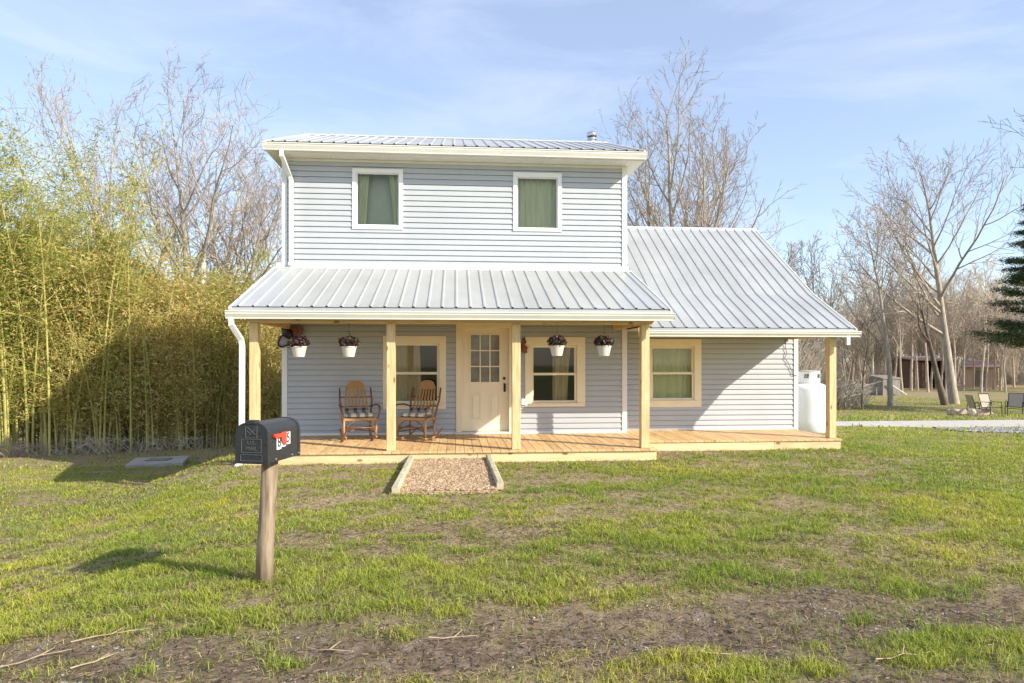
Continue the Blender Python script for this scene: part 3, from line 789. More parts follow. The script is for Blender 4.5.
def raft(q):
    n = 12
    for i in range(n):
        x = XL + .1 + (6.5) * i / (n - 1); s = (PZW - PZE) / (YW - PYE); zz = lambda y: PZE + (y - PYE) * s - .032
        q.hexa([(x - .02, PYE + .07, zz(PYE + .07) - .12), (x + .02, PYE + .07, zz(PYE + .07) - .12), (x + .02, YW - .03, zz(YW) - .14), (x - .02, YW - .03, zz(YW) - .14),
                (x - .02, PYE + .07, zz(PYE + .07)), (x + .02, PYE + .07, zz(PYE + .07)), (x + .02, YW - .03, zz(YW - .03)), (x - .02, YW - .03, zz(YW - .03))])
part('rafter_set', M['pineY'], raft)
# porch gable ends (left and right) sided
def pend(q, x, sg):
    s = (PZW - PZE) / (YW - PYE)
    if 1:
        def rr(z): return (min(YW - .02, PYE + (z + .08 - PZE) / s), YW - .02)
        siding(q, lambda a, o, z: (x + sg * o, a, z), 0, 0, BB + .19, PZW - .12, rr)
part('porch_gable', M['siding'], lambda q: pend(q, XL + .06, -1)); part('porch_gable', M['siding'], lambda q: pend(q, XR - .06, 1))
# posts
def post(u0, Yp, z1, w=.14, x=None):
    xx = pt(u0, 400, Yp)[0] if x is None else x
    q = MB(); q.bbox(xx, xx + w, Yp, Yp + w, DK + .002, z1, .006); return q.build('porch_post', M['pineZ'], house)
post(249, YF + .06, BB - .001); post(386.4, YF + .06, BB - .001); post(512.1, YF + .06, BB - .001); post(640, YF + .06, BB - .001, x=3.10)
post(827, YF2 + .12, H + .434, x=7.04)
post(645, YF2 + .12, H + .434, x=3.42)
# ---- decks
def deck(q, x0, x1, ya, yb):
    n = int((x1 - x0) / .146); st = (x1 - x0) / n
    for i in range(n): q.bbox(x0 + st * i + .003, x0 + st * (i + 1) - .003, ya, yb, DK - .035, DK + random.uniform(-.0015, .0015), .003)
part('deck', M['pineY'], lambda q: deck(q, XL - .03, 3.36, YF - .03, YW - .026))
part('deck', M['pineY'], lambda q: deck(q, 3.362, 7.22, YF2 - .01, YW2 - .026))
def skirt(q):
    q.bbox(XL - .01, .35, YF, YF + .04, -.12, DK - .037, .004); q.bbox(.356, 3.34, YF + .001, YF + .041, -.12, DK - .037, .004)
    q.bbox(3.342, 5.9, YF2 + .01, YF2 + .05, -.12, DK - .037, .004); q.bbox(5.904, 7.2, YF2 + .012, YF2 + .052, -.12, DK - .037, .004)
part('deck_skirt', M['pineX'], skirt)
for a4 in ((XL - .01, XL + .03, YF + .042, YW), (7.16, 7.2, YF2 + .054, YW2), (3.30, 3.34, YF + .043, YF2 + .2)):
    part('deck_skirt', M['pineY'], lambda q: q.bbox(*a4, -.12, DK - .037, .004))
# ---- wing roof: steep upper slope breaking to a shallower porch slope
wx0, wx1 = 3.46, 7.53
wprof = [(12.0, H + .555), (13.53, H + 1.36), (wr_y, wr_z)]
mb = MB(); ribbed(mb, wx0, wx1 - .02, wprof)
wbp = [(wr_y, wr_z), (YB2 + .3, WT - .2)]
ribbed(mb, wx0, wx1 - .02, wbp, eave=False)
wrf = mb.build('wing_roof', M['roof'], house)
part('rake_trim', M['rooftrim'], lambda q: rake(q, wx1 - .03, wx1, [(12.01, H + .555), (13.53, H + 1.36), (wr_y, wr_z), (YB2 + .3, WT - .2)], .08, .03), wrf)
part('ridge_cap', M['white'], lambda q: capx(q, XR + .02, wx1 + .005, wr_y, wr_z - .01, .09, .6, .025), wrf, fixn=True)
part('gutter', M['gutter'], lambda q: gutter(q, 3.40, wx1 + .02, 11.90, H + .54, .11, .10), house, fixn=True)
def wbeam(q):
    q.bbox(3.36, 7.19, YF2 + .12, YF2 + .16, H + .435, H + .60, .003)
    q.box(wx0, wx1 - .035, 12.02, 12.06, H + .44, H + .53)
part('porch_beam', M['pineX'], wbeam)
part('porch_beam', M['pineY'], lambda q: q.bbox(7.09, 7.13, YF2 + .25, YW2 - .035, H + .436, H + .60, .003))
part('porch_gable', M['siding'], lambda q: siding(q, lambda a, o, z: (7.14 + o, a, z), 0, 0, H + .60, H + 1.3, lambda z: (min(YW2 - .03, 12.0 + (z + .1 - H - .555) * 1.53 / .805), YW2 - .03)))
part('wing_soffit', M['gutter'], lambda q: q.box(3.46, 7.08, 12.22, YW2 - .001, H + .605, H + .615))
# left porch downspout
lx = pt(232, 330, 10.72)[0]
spout([(lx, PYE - .035, PZE - .15), (lx, PYE - .035, PZE - .25), (lx + .10, PYE + .12, PZE - .48), (lx + .11, PYE + .14, PZE - .58), (lx + .10, PYE + .15, .22), (lx + .07, PYE + .15, .06), (lx + .05, PYE + .05, .02)])
sx = pt(848, 340, 11.95)[0]
spout([(sx - .0, 11.95, H + .43), (sx - .0, 11.95, H + .28)], r=.045)
# vent pipe on the roof
vx = pt(590.5, 140, 16.9)[0]
def vent(q): q.lathe([(.085, 0), (.085, .62), (.12, .64), (.12, .665)], (vx, 16.75, ridge_z - .42), 20)
vp = part('vent_pipe', M['steel'], vent, house, smooth=False)
part('vent_band', M['steel_dark'], lambda q: q.lathe([(.10, 0), (.10, .055)], (vx, 16.75, ridge_z - .42 + .666), 20), vp)
part('vent_cap', M['steel'], lambda q: q.lathe([(.13, 0), (.135, .03), (.125, .08), (.09, .11), (.02, .125)], (vx, 16.75, ridge_z - .42 + .722), 20), vp, smooth=True)
# doorbell & outlet by the door
bx, bz = pt(523, 402, YW)
part('outlet_cover', M['white'], lambda q: q.bbox(bx - .04, bx + .04, YW - .05, YW - .02, bz - .06, bz + .06, .006))

# ------------------------------------------------------------------ ornaments on the wall
ox, oz = pt(287, 337, YF + .3)
orn = empty('wall_ornament', (XL + .12, YW - .05, 2.25), 0, 'dark metal butterfly ornament with a rusty wing at the left porch corner', 'ornament')
ex, ez = pt(286, 333, YW - .1)
orn.location = (ex, YW - .08, ez)
def P2(pts, z=0): return [(x * .0245, z, -y * .0245) for x, y in pts]
def plate(q, pts, y, t=.012):
    n = len(pts); q.add([(x, y, z) for x, _, z in P2(pts)] + [(x, y + t, z) for x, _, z in P2(pts)], [tuple(range(n)), tuple(range(n, 2 * n))[::-1]] + [(i, i + n, (i + 1) % n + n, (i + 1) % n) for i in range(n)])
part('body', M['black'], lambda q: (q.tube(P2([(-6, -8), (-3, -5.5), (0, -2), (2, 1), (4, 4)], -.03), [.012, .03, .09, .10, .05], 8), q.tube(P2([(-7, -9), (-10, -10), (-12, -9)], -.02), .008, 6)), orn, smooth=True)
part('wing', M['butter'], lambda q: plate(q, [(0, -2), (4, -5), (9, -6), (12, -5.5), (13.5, -3), (12.5, 1), (9, 3.5), (4, 4), (1, 3)], -.02, .03), orn)
part('wing', M['buttergrey'], lambda q: plate(q, [(-1, 0), (2, 3), (3, 6), (1, 9), (-3, 10.5), (-5.5, 9.5), (-5.5, 7), (-4, 3)], -.02, .03), orn)
part('rim', M['black'], lambda q: q.tube(P2([(-1, 0), (-4, 3), (-6, 7), (-5.8, 10), (-3, 11), (1.2, 9.4), (3.3, 6), (2, 3)], -.02), .018, 6), orn)
fx, fz = pt(523.5, 345, YW - .06)
q = MB(); q.tube([(0, 0, -.15), (.02, 0, -.06), (-.01, 0, .0), (.015, 0, .07), (0, 0, .14)], [.05, .075, .04, .05, .02], 10, flat=.5); q.tube([(.02, 0, -.1), (.07, 0, -.15)], .02, 6)
fo = q.build('door_ornament', M['butter'], smooth=True); fo.location = (fx, YW - .055, fz)
tag(fo, 'small dark figure hung on the siding between door and middle window', 'ornament')
# cord shaped and darkened as a hanging chain's shadow, by the wing corner
cp = [pt(u, v, YW2 - .05) for u, v in ((786, 339), (785.5, 347), (787, 353), (785, 358), (789, 364), (791, 369), (794, 375), (797.5, 376))]
q = MB(); q.tube([(x, YW2 - .045 + .01 * (i % 2), z) for i, (x, z) in enumerate(cp)], .006, 6)
tag(q.build('loose_rope', M['cord'], off=(cp[0][0], YW2 - .045, cp[0][1])), 'dark kinked rope hanging down the sunlit siding of the wing', 'rope')

# ------------------------------------------------------------------ hanging baskets
def basket(u, v, label, seed):
    rnd = random.Random(seed); Yb = YF + .02
    x, z = pt(u, v, Yb)       # centre bottom of the pot
    e = empty('hanging_basket', (x, Yb, z), rnd.uniform(0, 6), label, 'flower basket', 'flower baskets hung along the porch beam')
    q = MB(); q.lathe([(.075, 0), (.085, .003), (.118, .15), (.126, .155), (.126, .172), (.112, .172), (.108, .15)], n=28); q.build('pot', M['pot'], e, smooth=False)
    q = MB(); top = BB - z - .01
    for k in range(3):
        a = 2.1 * k; q.tube([(.12 * math.cos(a), .12 * math.sin(a), .165), (0, 0, min(top - .02, .42))], .0022, 4)
    q.tube([(0, 0, min(top - .02, .42) - .01), (0, 0, top + .012)], .003, 4); q.build('wire', M['black'], e)
    # foliage of small leaves and dark purple blooms
    n = 900; r_ = np.random.default_rng(seed)
    d = r_.normal(size=(n, 3)); d /= np.linalg.norm(d, axis=1)[:, None]; rad = r_.random(n) ** .4
    p = d * rad[:, None] * np.array([.165, .165, .105]) + np.array([0, 0, .235]); p = p[p[:, 2] > .15 - .05 * (np.hypot(p[:, 0], p[:, 1]) > .13)]
    bl = r_.random(len(p)) < .58
    def leaves(P, size, cA, cB):
        k = len(P); a = r_.normal(size=(k, 3)); a /= np.linalg.norm(a, axis=1)[:, None]; b = np.cross(a, r_.normal(size=(k, 3))); b /= np.linalg.norm(b, axis=1)[:, None]
        s = size * (.6 + .8 * r_.random((k, 1)))
        V = np.stack([P - a * s, P + b * s * .6, P + a * s, P - b * s * .6], 1).reshape(-1, 3); t = r_.random((k, 1))
        return V, np.arange(k * 4).reshape(-1, 4), np.repeat(np.array(cA) * (1 - t) + np.array(cB) * t, 4, 0)
    V1, F1, C1 = leaves(p[~bl], .02, (.05, .08, .02), (.16, .2, .06)); npmesh('foliage', V1, F1, M['leaf'], C1, e, 4)
    V1, F1, C1 = leaves(p[bl], .024, (.035, .008, .022), (.15, .05, .09)); npmesh('flower', V1, F1, M['leaf'], C1, e, 4)
    return e
basket(299, 357, 'white flower basket nearest the butterfly ornament at the left end', 1)
basket(349, 357, 'white flower basket above the left rocking chair', 2)
basket(557, 356, 'white flower basket in front of the middle window', 3)
basket(604, 356, 'white flower basket hung left of the right main porch post', 4)

# ------------------------------------------------------------------ rocking chairs
def rocker(x, y, rz, label):
    e = empty('rocking_chair', (x, y, DK + .003), rz, label, 'rocking chair', 'bentwood rocking chairs on the porch')
    def lerp(a, b, t): return tuple(a[i] + (b[i] - a[i]) * t for i in range(3))
    # faces -y. rockers
    for s in (-1, 1):
        q = MB(); pts = [(s * .27, -.42 + .95 * t, .02 + .42 * (t - .42) ** 2) for t in [i / 10 for i in range(11)]]
        q.tube(pts, .017, 7); q.build('rocker', M['oak'], e, smooth=True)
    for s in (-1, 1):
        q = MB(); q.tube([(s * .27, -.22, .06), (s * .29, -.24, .22), (s * .29, -.25, .42)], [.020, .022, .02], 7); q.build('leg', M['oak'], e, smooth=True)
        q = MB(); q.tube([(s * .26, .22, .045), (s * .25, .20, .22), (s * .24, .20, .40)], [.019, .02, .018], 7); q.build('leg', M['oak'], e, smooth=True)
    q = MB()
    q.tube([(-.29, -.24, .25), (.29, -.24, .25)], .012, 6); q.tube([(-.25, .2, .2), (.25, .2, .2)], .011, 6)
    for s in (-1, 1):
        q.tube([(s * .28, -.24, .2), (s * .25, .2, .24)], .012, 6)
        q.tube([(s * .28, -.245, .12), (s * .22, -.25, .30), (s * .1, -.25, .385), (0, -.25, .395)], .012, 6)   # bent brace under seat front
    q.tube([(-.27, -.2, .16), (0, 0, .2), (.25, .18, .24)], .01, 6); q.tube([(.27, -.2, .16), (0, 0, .2), (-.25, .18, .24)], .01, 6)
    q.build('stretcher', M['hickory'], e, smooth=True)
    q = MB(); q.bbox(-.30, .30, -.27, -.22, .385, .44, .012); q.bbox(-.27, .27, .17, .21, .36, .40, .01); q.bbox(-.3, -.26, -.22, .2, .39, .425, .01); q.bbox(.26, .3, -.22, .2, .39, .425, .01)
    for i in range(11): q.bbox(-.245 + .046 * i, -.21 + .046 * i, -.22, .19, .405, .418, .003)
    q.build('seat', M['oak'], e)
    # back uprights of dark bent hickory with outward lean
    for s in (-1, 1):
        q = MB(); q.tube([(s * .25, .20, .30), (s * .27, .24, .5), (s * .30, .33, .75), (s * .29, .42, .98)], [.02, .021, .019, .015], 7); q.build('back_upright', M['hickory'], e, smooth=True)
    q = MB()
    for z, yy, w in ((.62, .27, .27), (.80, .345, .285)): q.tube([(-w, yy + .01, z), (0, yy + .05, z), (w, yy + .01, z)], .011, 6)
    q.build('back_rail', M['hickory'], e, smooth=True)
    q = MB(); n = 7
    for i in range(n):
        f = (i - (n - 1) / 2) / ((n - 1) / 2); top = 1.10 - .09 * f * f
        xb, xt = f * .19, f * .15
        pts = [(xb, .19, .42), (xb * 1.08, .25, .58), (f * .185, .345, .80), (xt * 1.0, .445, top)]
        for a_, b_ in zip(pts, pts[1:]):
            wa = .017; q.hexa([(a_[0] - wa, a_[1] - .006, a_[2]), (a_[0] + wa, a_[1] - .006, a_[2]), (a_[0] + wa, a_[1] + .006, a_[2]), (a_[0] - wa, a_[1] + .006, a_[2]),
                               (b_[0] - wa, b_[1] - .006, b_[2]), (b_[0] + wa, b_[1] - .006, b_[2]), (b_[0] + wa, b_[1] + .006, b_[2]), (b_[0] - wa, b_[1] + .006, b_[2])])
    # solid crest joining slat tops
    cr = [(-.165, 0.95), (-.17, 1.02), (-.13, 1.09), (-.06, 1.125), (.06, 1.125), (.13, 1.09), (.17, 1.02), (.165, .95)]
    m_ = len(cr); Yc = lambda z: .345 + (z - .80) * .335
    q.add([(x_, Yc(z_) - .02, z_) for x_, z_ in cr] + [(x_, Yc(z_) - .004, z_) for x_, z_ in cr], [tuple(range(m_)), tuple(range(m_, 2 * m_))[::-1]] + [(i, i + m_, (i + 1) % m_ + m_, (i + 1) % m_) for i in range(m_)])
    q.build('backrest', M['oak'], e)
    for s in (-1, 1):   # hoop arms
        q = MB(); q.tube([(s * .28, .25, .62), (s * .33, .1, .665), (s * .35, -.10, .67), (s * .35, -.25, .64), (s * .34, -.31, .56), (s * .325, -.28, .46), (s * .30, -.22, .40)], .017, 7); q.build('armrest', M['hickory'], e, smooth=True)
    e.scale = (1, 1, .965)
    q = MB(); q.bbox(-.24, .24, -.25, .19, .425, .52, .035); q.bbox(-.22, .22, .13, .20, .52, .60, .03); q.build('cushion', M['cushion'], e)
    return e
rocker(-1.80, 12.62, R(16), 'bentwood rocking chair with plaid cushion against the siding near the left post')
rocker(-.72, 12.62, R(-24), 'bentwood rocking chair with plaid cushion before the left window')

# ------------------------------------------------------------------ mailbox
mx, my = -1.455, 5.24; mgz = gz(mx, my)
mail = empty('mailbox', (mx, my, mgz), 0, 'black metal mailbox with red flag on a leaning round wooden post', 'mailbox')
q = MB(); q.tube([(0, 0, -.05), (.01, 0, .3), (.03, .0, .6), (.045, 0, .93 - mgz)], [.064, .062, .060, .060], 18); q.build('post', M['oldwood'], mail, smooth=True)
hd = R(-15); cth, sth = math.cos(hd), math.sin(hd)   # box axis turned 15 deg right of +y
CB = (.045, .0, .95 - mgz)                         # bottom centre over the post
def LB(a, l, z): # a across (right +), l along back, z up, from bottom centre front
    return (CB[0] + a * cth - l * sth, CB[1] + a * sth + l * cth, CB[2] + z)
Lf, Lb, WW, HH = -.235, .225, .125, .295
def arch(w, h, n=10, e=0):
    hh = h - w * .78
    pts = [(-w - e, -e), (-w - e, hh)]
    for i in range(1, n): a_ = math.pi - math.pi * i / n; pts.append(((w + e) * math.copysign(abs(math.cos(a_)) ** .8, math.cos(a_)), hh + (w * .78 + e) * math.sin(a_) ** .8))
    pts += [(w + e, hh), (w + e, -e)]
    return pts
def shell(q, l0, l1, e=0, w=WW, h=HH):
    p = arch(w, h, 14, e); n = len(p)
    q.add([LB(a_, l0, z_) for a_, z_ in p] + [LB(a_, l1, z_) for a_, z_ in p], [tuple(range(n)), tuple(range(n, 2 * n))[::-1]] + [(i, i + n, (i + 1) % n + n, (i + 1) % n) for i in range(n)])
q = MB(); shell(q, Lf, Lb); shell(q, Lb - .03, Lb + .004, .004)
q.hexa([LB(-.06, -.1, -.02), LB(.06, -.1, -.02), LB(.06, .14, -.02), LB(-.06, .14, -.02), LB(-.06, -.1, -.001), LB(.06, -.1, -.001), LB(.06, .14, -.001), LB(-.06, .14, -.001)])
body = q.build('body', M['boxmetal'], mail)
q = MB(); shell(q, Lf - .018, Lf - .001, .004)
q.hexa([LB(-.04, Lf - .03, HH - .005), LB(.04, Lf - .03, HH - .005), LB(.04, Lf + .03, HH - .005), LB(-.04, Lf + .03, HH - .005), LB(-.035, Lf - .03, HH + .018), LB(.035, Lf - .03, HH + .018), LB(.035, Lf + .03, HH + .018), LB(-.035, Lf + .03, HH + .018)])
mdoor = q.build('door', M['boxmetal'], mail)
# embossed frames and emblem
q = MB()
def line(pts, r=.0028):
    q.tube([LB(a_, Lf - .0195, z_) for a_, z_ in pts], r, 5)
line([(-.085, .018), (.085, .018), (.085, .062), (-.085, .062), (-.085, .018)]); line([(-.078, .078), (.078, .078), (.078, .175), (-.078, .175), (-.078, .078)])
line([(-.045, .185), (.045, .185), (.045, .27), (-.045, .27), (-.045, .185)]); line([(-.03, .262), (.005, .232), (.032, .208)]); line([(-.032, .235), (-.01, .215), (.03, .262), (.034, .245), (-.02, .2)])
q.build('emblem', M['emboss'], mdoor)
def text(body_, size, name, m, parent, origin, xdir, zdir, ext=.001, bold=0.):
    cu = bpy.data.curves.new('t', 'FONT'); cu.body = body_; cu.size = size; cu.extrude = ext; cu.offset = bold; cu.align_x = 'CENTER'; cu.align_y = 'CENTER'; cu.resolution_u = 3
    to = bpy.data.objects.new('t', cu); COL.objects.link(to)
    dg = bpy.context.evaluated_depsgraph_get(); me = bpy.data.meshes.new_from_object(to.evaluated_get(dg)); bpy.data.objects.remove(to)
    X_ = Vector(xdir).normalized(); Z_ = Vector(zdir).normalized(); N_ = X_.cross(Z_)
    mt = Matrix((X_, Z_, N_)).transposed().to_4x4(); mt.translation = Vector(origin)
    me.transform(mt); me.materials.clear(); me.materials.append(m); me.name = name
    o = bpy.data.objects.new(name, me); COL.objects.link(o); o.parent = parent; return o
ax = Vector(LB(1, 0, 0)) - Vector(LB(0, 0, 0)); al = Vector(LB(0, 1, 0)) - Vector(LB(0, 0, 0)); up = Vector((0, 0, 1))
text('U.S.\nMAIL', .042, 'lettering', M['emboss'], mdoor, LB(0, Lf - .019, .128), ax, up)
# number stickers on the right side
for i, ch in enumerate('815'):
    l0 = -.125 + i * .066
    q = MB(); q.hexa([LB(WW + .001, l0, .085 + .012 * i), LB(WW + .003, l0, .085 + .012 * i), LB(WW + .003, l0 + .065, .085 + .012 * i), LB(WW + .001, l0 + .065, .085 + .012 * i),
                      LB(WW + .001, l0, .185 + .008 * i), LB(WW + .003, l0, .185 + .008 * i), LB(WW + .003, l0 + .065, .185 + .008 * i), LB(WW + .001, l0 + .065, .185 + .008 * i)])
    st = q.build('number_sticker', M['sticker'], body)
    st_t = text(ch, .105, 'digit', M['ink'], body, LB(WW + .0045, l0 + .0325, .136 + .01 * i), al, up, .0008, .0008)
# flag: pivot, arm, plate
q = MB()
q.tube([LB(WW + .003, -.155, .188), LB(WW + .022, -.155, .188)], .019, 12)
def fl(l0, l1, z0, z1): q.hexa([LB(WW + .012, l0, z0), LB(WW + .017, l0, z0), LB(WW + .017, l1, z0 + .0), LB(WW + .012, l1, z0), LB(WW + .012, l0, z1), LB(WW + .017, l0, z1), LB(WW + .017, l1, z1), LB(WW + .012, l1, z1)])
fl(-.16, -.075, .175, .205); fl(-.075, -.005, .15, .21)
q.hexa([LB(WW + .012, -.045, .12), LB(WW + .017, -.045, .12), LB(WW + .017, -.005, .11), LB(WW + .012, -.005, .11), LB(WW + .012, -.075, .15), LB(WW + .017, -.075, .15), LB(WW + .017, -.005, .15), LB(WW + .012, -.005, .15)])
q.build('flag', M['red'], mail)
for l_ in (-.14, -.02 + .12, .2):
    q = MB(); q.tube([LB(WW, l_, .02), LB(WW + .008, l_, .02)], .007, 8); q.build('screw', M['bolt'], body)

# ------------------------------------------------------------------ propane tank
tx, ty = 8.22, 15.02; tz = gz(tx, ty)
tank = empty('propane_tank', (tx, ty, tz), 0, 'white upright propane tank standing beside the wing', 'propane tank')
R_ = .43; Ht = 1.27 - tz + 0
prof = [(.20, -.05), (.36, -.03), (R_, .06), (R_, .28)] + [(R_, .28 + (Ht - .53) * k / 3) for k in (1, 2, 3)] + [(R_ * math.cos(a_), Ht - .25 + .17 * math.sin(a_)) for a_ in [R(12 * k) for k in range(1, 8)]]
q = MB(); q.lathe(prof, n=40); q.build('body', M['tank'], tank, smooth=True)
q = MB(); n = 40; zc0, zc1 = Ht - .10, Ht + .16
vs = []; fs = []
for j in range(n):
    a_ = 2 * math.pi * j / n
    for r__ in (.235, .243):
        for z_ in (zc0, zc0 + .11, zc1 - .05, zc1): vs.append((r__ * math.cos(a_), r__ * math.sin(a_), z_))
for j in range(n):
    k = (j + 1) % n; hole = (j % 8) in (0, 1, 2)
    for b_ in range(3):
        if b_ == 1 and hole: continue
        fs += [(j * 8 + 4 + b_, k * 8 + 4 + b_, k * 8 + 5 + b_, j * 8 + 5 + b_), (j * 8 + b_, j * 8 + 1 + b_, k * 8 + 1 + b_, k * 8 + b_)]
    fs.append((j * 8 + 3, j * 8 + 7, k * 8 + 7, k * 8 + 3))
q.add(vs, fs); q.build('collar', M['tank'], tank)
q = MB(); q.tube([(0, 0, Ht - .1), (0, 0, Ht + .06)], .05, 12); q.tube([(0, 0, Ht + .02), (.1, -.02, Ht + .02), (.13, -.02, Ht - .03)], .018, 8); q.build('valve', M['bolt'], tank)
q = MB(); q.lathe([(.245, zc1 - .001), (.255, zc1 + .004), (.245, zc1 + .018), (.05, zc1 + .03)], n=32); q.build('lid', M['concrete'], tank, smooth=True)

# ------------------------------------------------------------------ walkway, pad, patio bits
q = MB()
nseg = 20
for i in range(nseg):
    xa, xb = 7.4 + (16.6 - 7.4) * i / nseg, 7.4 + (16.6 - 7.4) * (i + 1) / nseg
    q.hexa([(xa, 16.95, gz(xa, 16.75) - .1), (xb, 16.95, gz(xb, 16.75) - .1), (xb, 17.75, gz(xb, 17.75) - .1), (xa, 17.75, gz(xa, 17.75) - .1),
            (xa, 16.95, -.03), (xb - .01, 16.95, -.03), (xb - .01, 17.75, -.0), (xa, 17.75, -.0)])
tag(q.build('walkway', M['concrete']), kind='structure')
n = 9000; x = 12.6 + 9 * rng.random(n); y = 15.4 + 1.4 * rng.random(n) - .05 * (x - 12.6); k_ = (y - 15.3) > .35 * np.maximum(0, 14 - x)
x, y = x[k_], y[k_]; r = .02 + .02 * rng.random(len(x))
stones('gravel_apron', x, y, ground(x, y) + .02, r, M['gravel'], 'grey gravel spread at the right end of the walkway', 'gravel')
px_, py_ = -7.3, 17.2; pz_ = gz(px_, py_)
q = MB(); a_ = R(14); c_, s_ = math.cos(a_), math.sin(a_)
q.bbox(-.62, .62, -.6, .6, 0, .11, .012)
q.v = [(x_ * c_ - y_ * s_, x_ * s_ + y_ * c_, z_) for x_, y_, z_ in q.v]
pad = q.build('ground_pad', M['slab']); pad.location = (px_, py_, pz_ - .0); tag(pad, 'flat grey square pad lying in the grass before the bamboo', 'pad')
q = MB(); q.bbox(-.25, .25, -.2, .2, .111, .135, .005); q.build('hatch', M['grywood'], pad, off=(0, 0, 0))

def patio_chair(x, y, rz, label, src=None):
    if src: c = copy_tree(src); c.location = (x, y, gz(x, y)); c.rotation_euler = (0, 0, rz); c['label'] = label; return c
    e = empty('patio_chair', (x, y, gz(x, y)), rz, label, 'patio chair', 'sling patio chairs by the fire ring')
    q = MB()
    for s in (-1, 1):
        q.tube([(s * .29, -.30, 0), (s * .29, -.28, .42), (s * .29, -.26, .62), (s * .29, .18, .62), (s * .29, .30, .0)], .016, 6)
        q.tube([(s * .26, -.26, .42), (s * .26, .14, .38), (s * .26, .32, .95)], .015, 6)
    q.tube([(-.29, -.28, .40), (.29, -.28, .40)], .014, 6); q.tube([(-.29, .24, .3), (.29, .24, .3)], .014, 6); q.tube([(-.26, .32, .95), (.26, .32, .95)], .015, 6)
    q.build('frame', M['black'], e)
    q = MB()
    q.hexa([(-.25, -.26, .405), (.25, -.26, .405), (.25, .14, .365), (-.25, .14, .365), (-.25, -.26, .42), (.25, -.26, .42), (.25, .14, .38), (-.25, .14, .38)])
    q.hexa([(-.25, .145, .385), (.25, .145, .385), (.25, .16, .385), (-.25, .16, .385), (-.25, .31, .93), (.25, .31, .93), (.25, .325, .93), (-.25, .325, .93)])
    q.build('sling', M['sling'], e)
    return e
def polar(u, d):      # photo column and camera depth -> x, y
    xc = (u - 512) / F * d
    return xc * math.cos(TH) + d * math.sin(TH), -xc * math.sin(TH) + d * math.cos(TH)
c1 = patio_chair(*polar(990, 28.3), R(8), 'beige sling patio chair facing the camera right of the fire ring')
patio_chair(*polar(1015, 27.8), R(-50), 'beige sling patio chair at the right edge turned sideways', c1)
patio_chair(*polar(976, 30.5), R(80), 'beige sling patio chair half hidden behind the fire ring stones', c1)
# fire ring
proto = None
fcx, fcy = polar(969, 29)
for i in range(15):
    a_ = 2 * math.pi * i / 15; xx, yy = fcx + .62 * math.cos(a_) * 1.1, fcy + .62 * math.sin(a_)
    if i % 5 == 0:
        bmv = MB(); k = (np.array(ICO) * (.8 + .45 * rng.random((12, 1)))) * np.array([.25, .21, .22])
        bmv.add(k.tolist(), ICF.tolist()); proto = bmv.build('fire_ring_stone', M['stone']); o = proto
    else: o = proto.copy(); COL.objects.link(o)
    o.location = (xx, yy, gz(xx, yy) + .13); o.rotation_euler = (0, 0, i * 1.7)
    tag(o, 'tan stone of the fire ring beyond the walkway', 'stone', 'stones of the fire ring')

rs = random.Random(12)
for i, (u, v, ln, an, lab) in enumerate(((40, 648, .4, .5, 'thin dry stick at the left end of the track'), (95, 655, .32, .9, 'pale stick lying on the gravelly track below the mailbox shadow'), (112, 632, .45, .4, 'thin twig on the grass edge left of the mailbox post'),
        (330, 652, .35, 2.6, 'short stick lying on the track right of the mailbox post'), (455, 640, .3, .2, 'long thin stick near the middle of the track'), (700, 655, .35, 2.9, 'short brown stick on the track at lower centre right'), (905, 660, .4, .3, 'dry stick on the track near the right corner'))):
    d = H * F / (v - 360); x, y = polar(u, d); q = MB(); pts = []
    for k in range(5):
        t = k / 4 - .5; xx, yy = x + math.cos(an) * ln * t + rs.uniform(-.012, .012), y + math.sin(an) * ln * t * .6 + rs.uniform(-.012, .012); pts.append((xx, yy, gz(xx, yy) + .022 + rs.uniform(0, .01)))
    q.tube(pts, [.0045, .004, .0035, .003, .0015], 5); q.tube([pts[2], (pts[2][0] + .05, pts[2][1] + .06, pts[2][2] + .02)], [.004, .0015], 4)
    tag(q.build('stick', M['stick'], off=(x, y, gz(x, y))), lab, 'stick', 'dry sticks lying by the track')
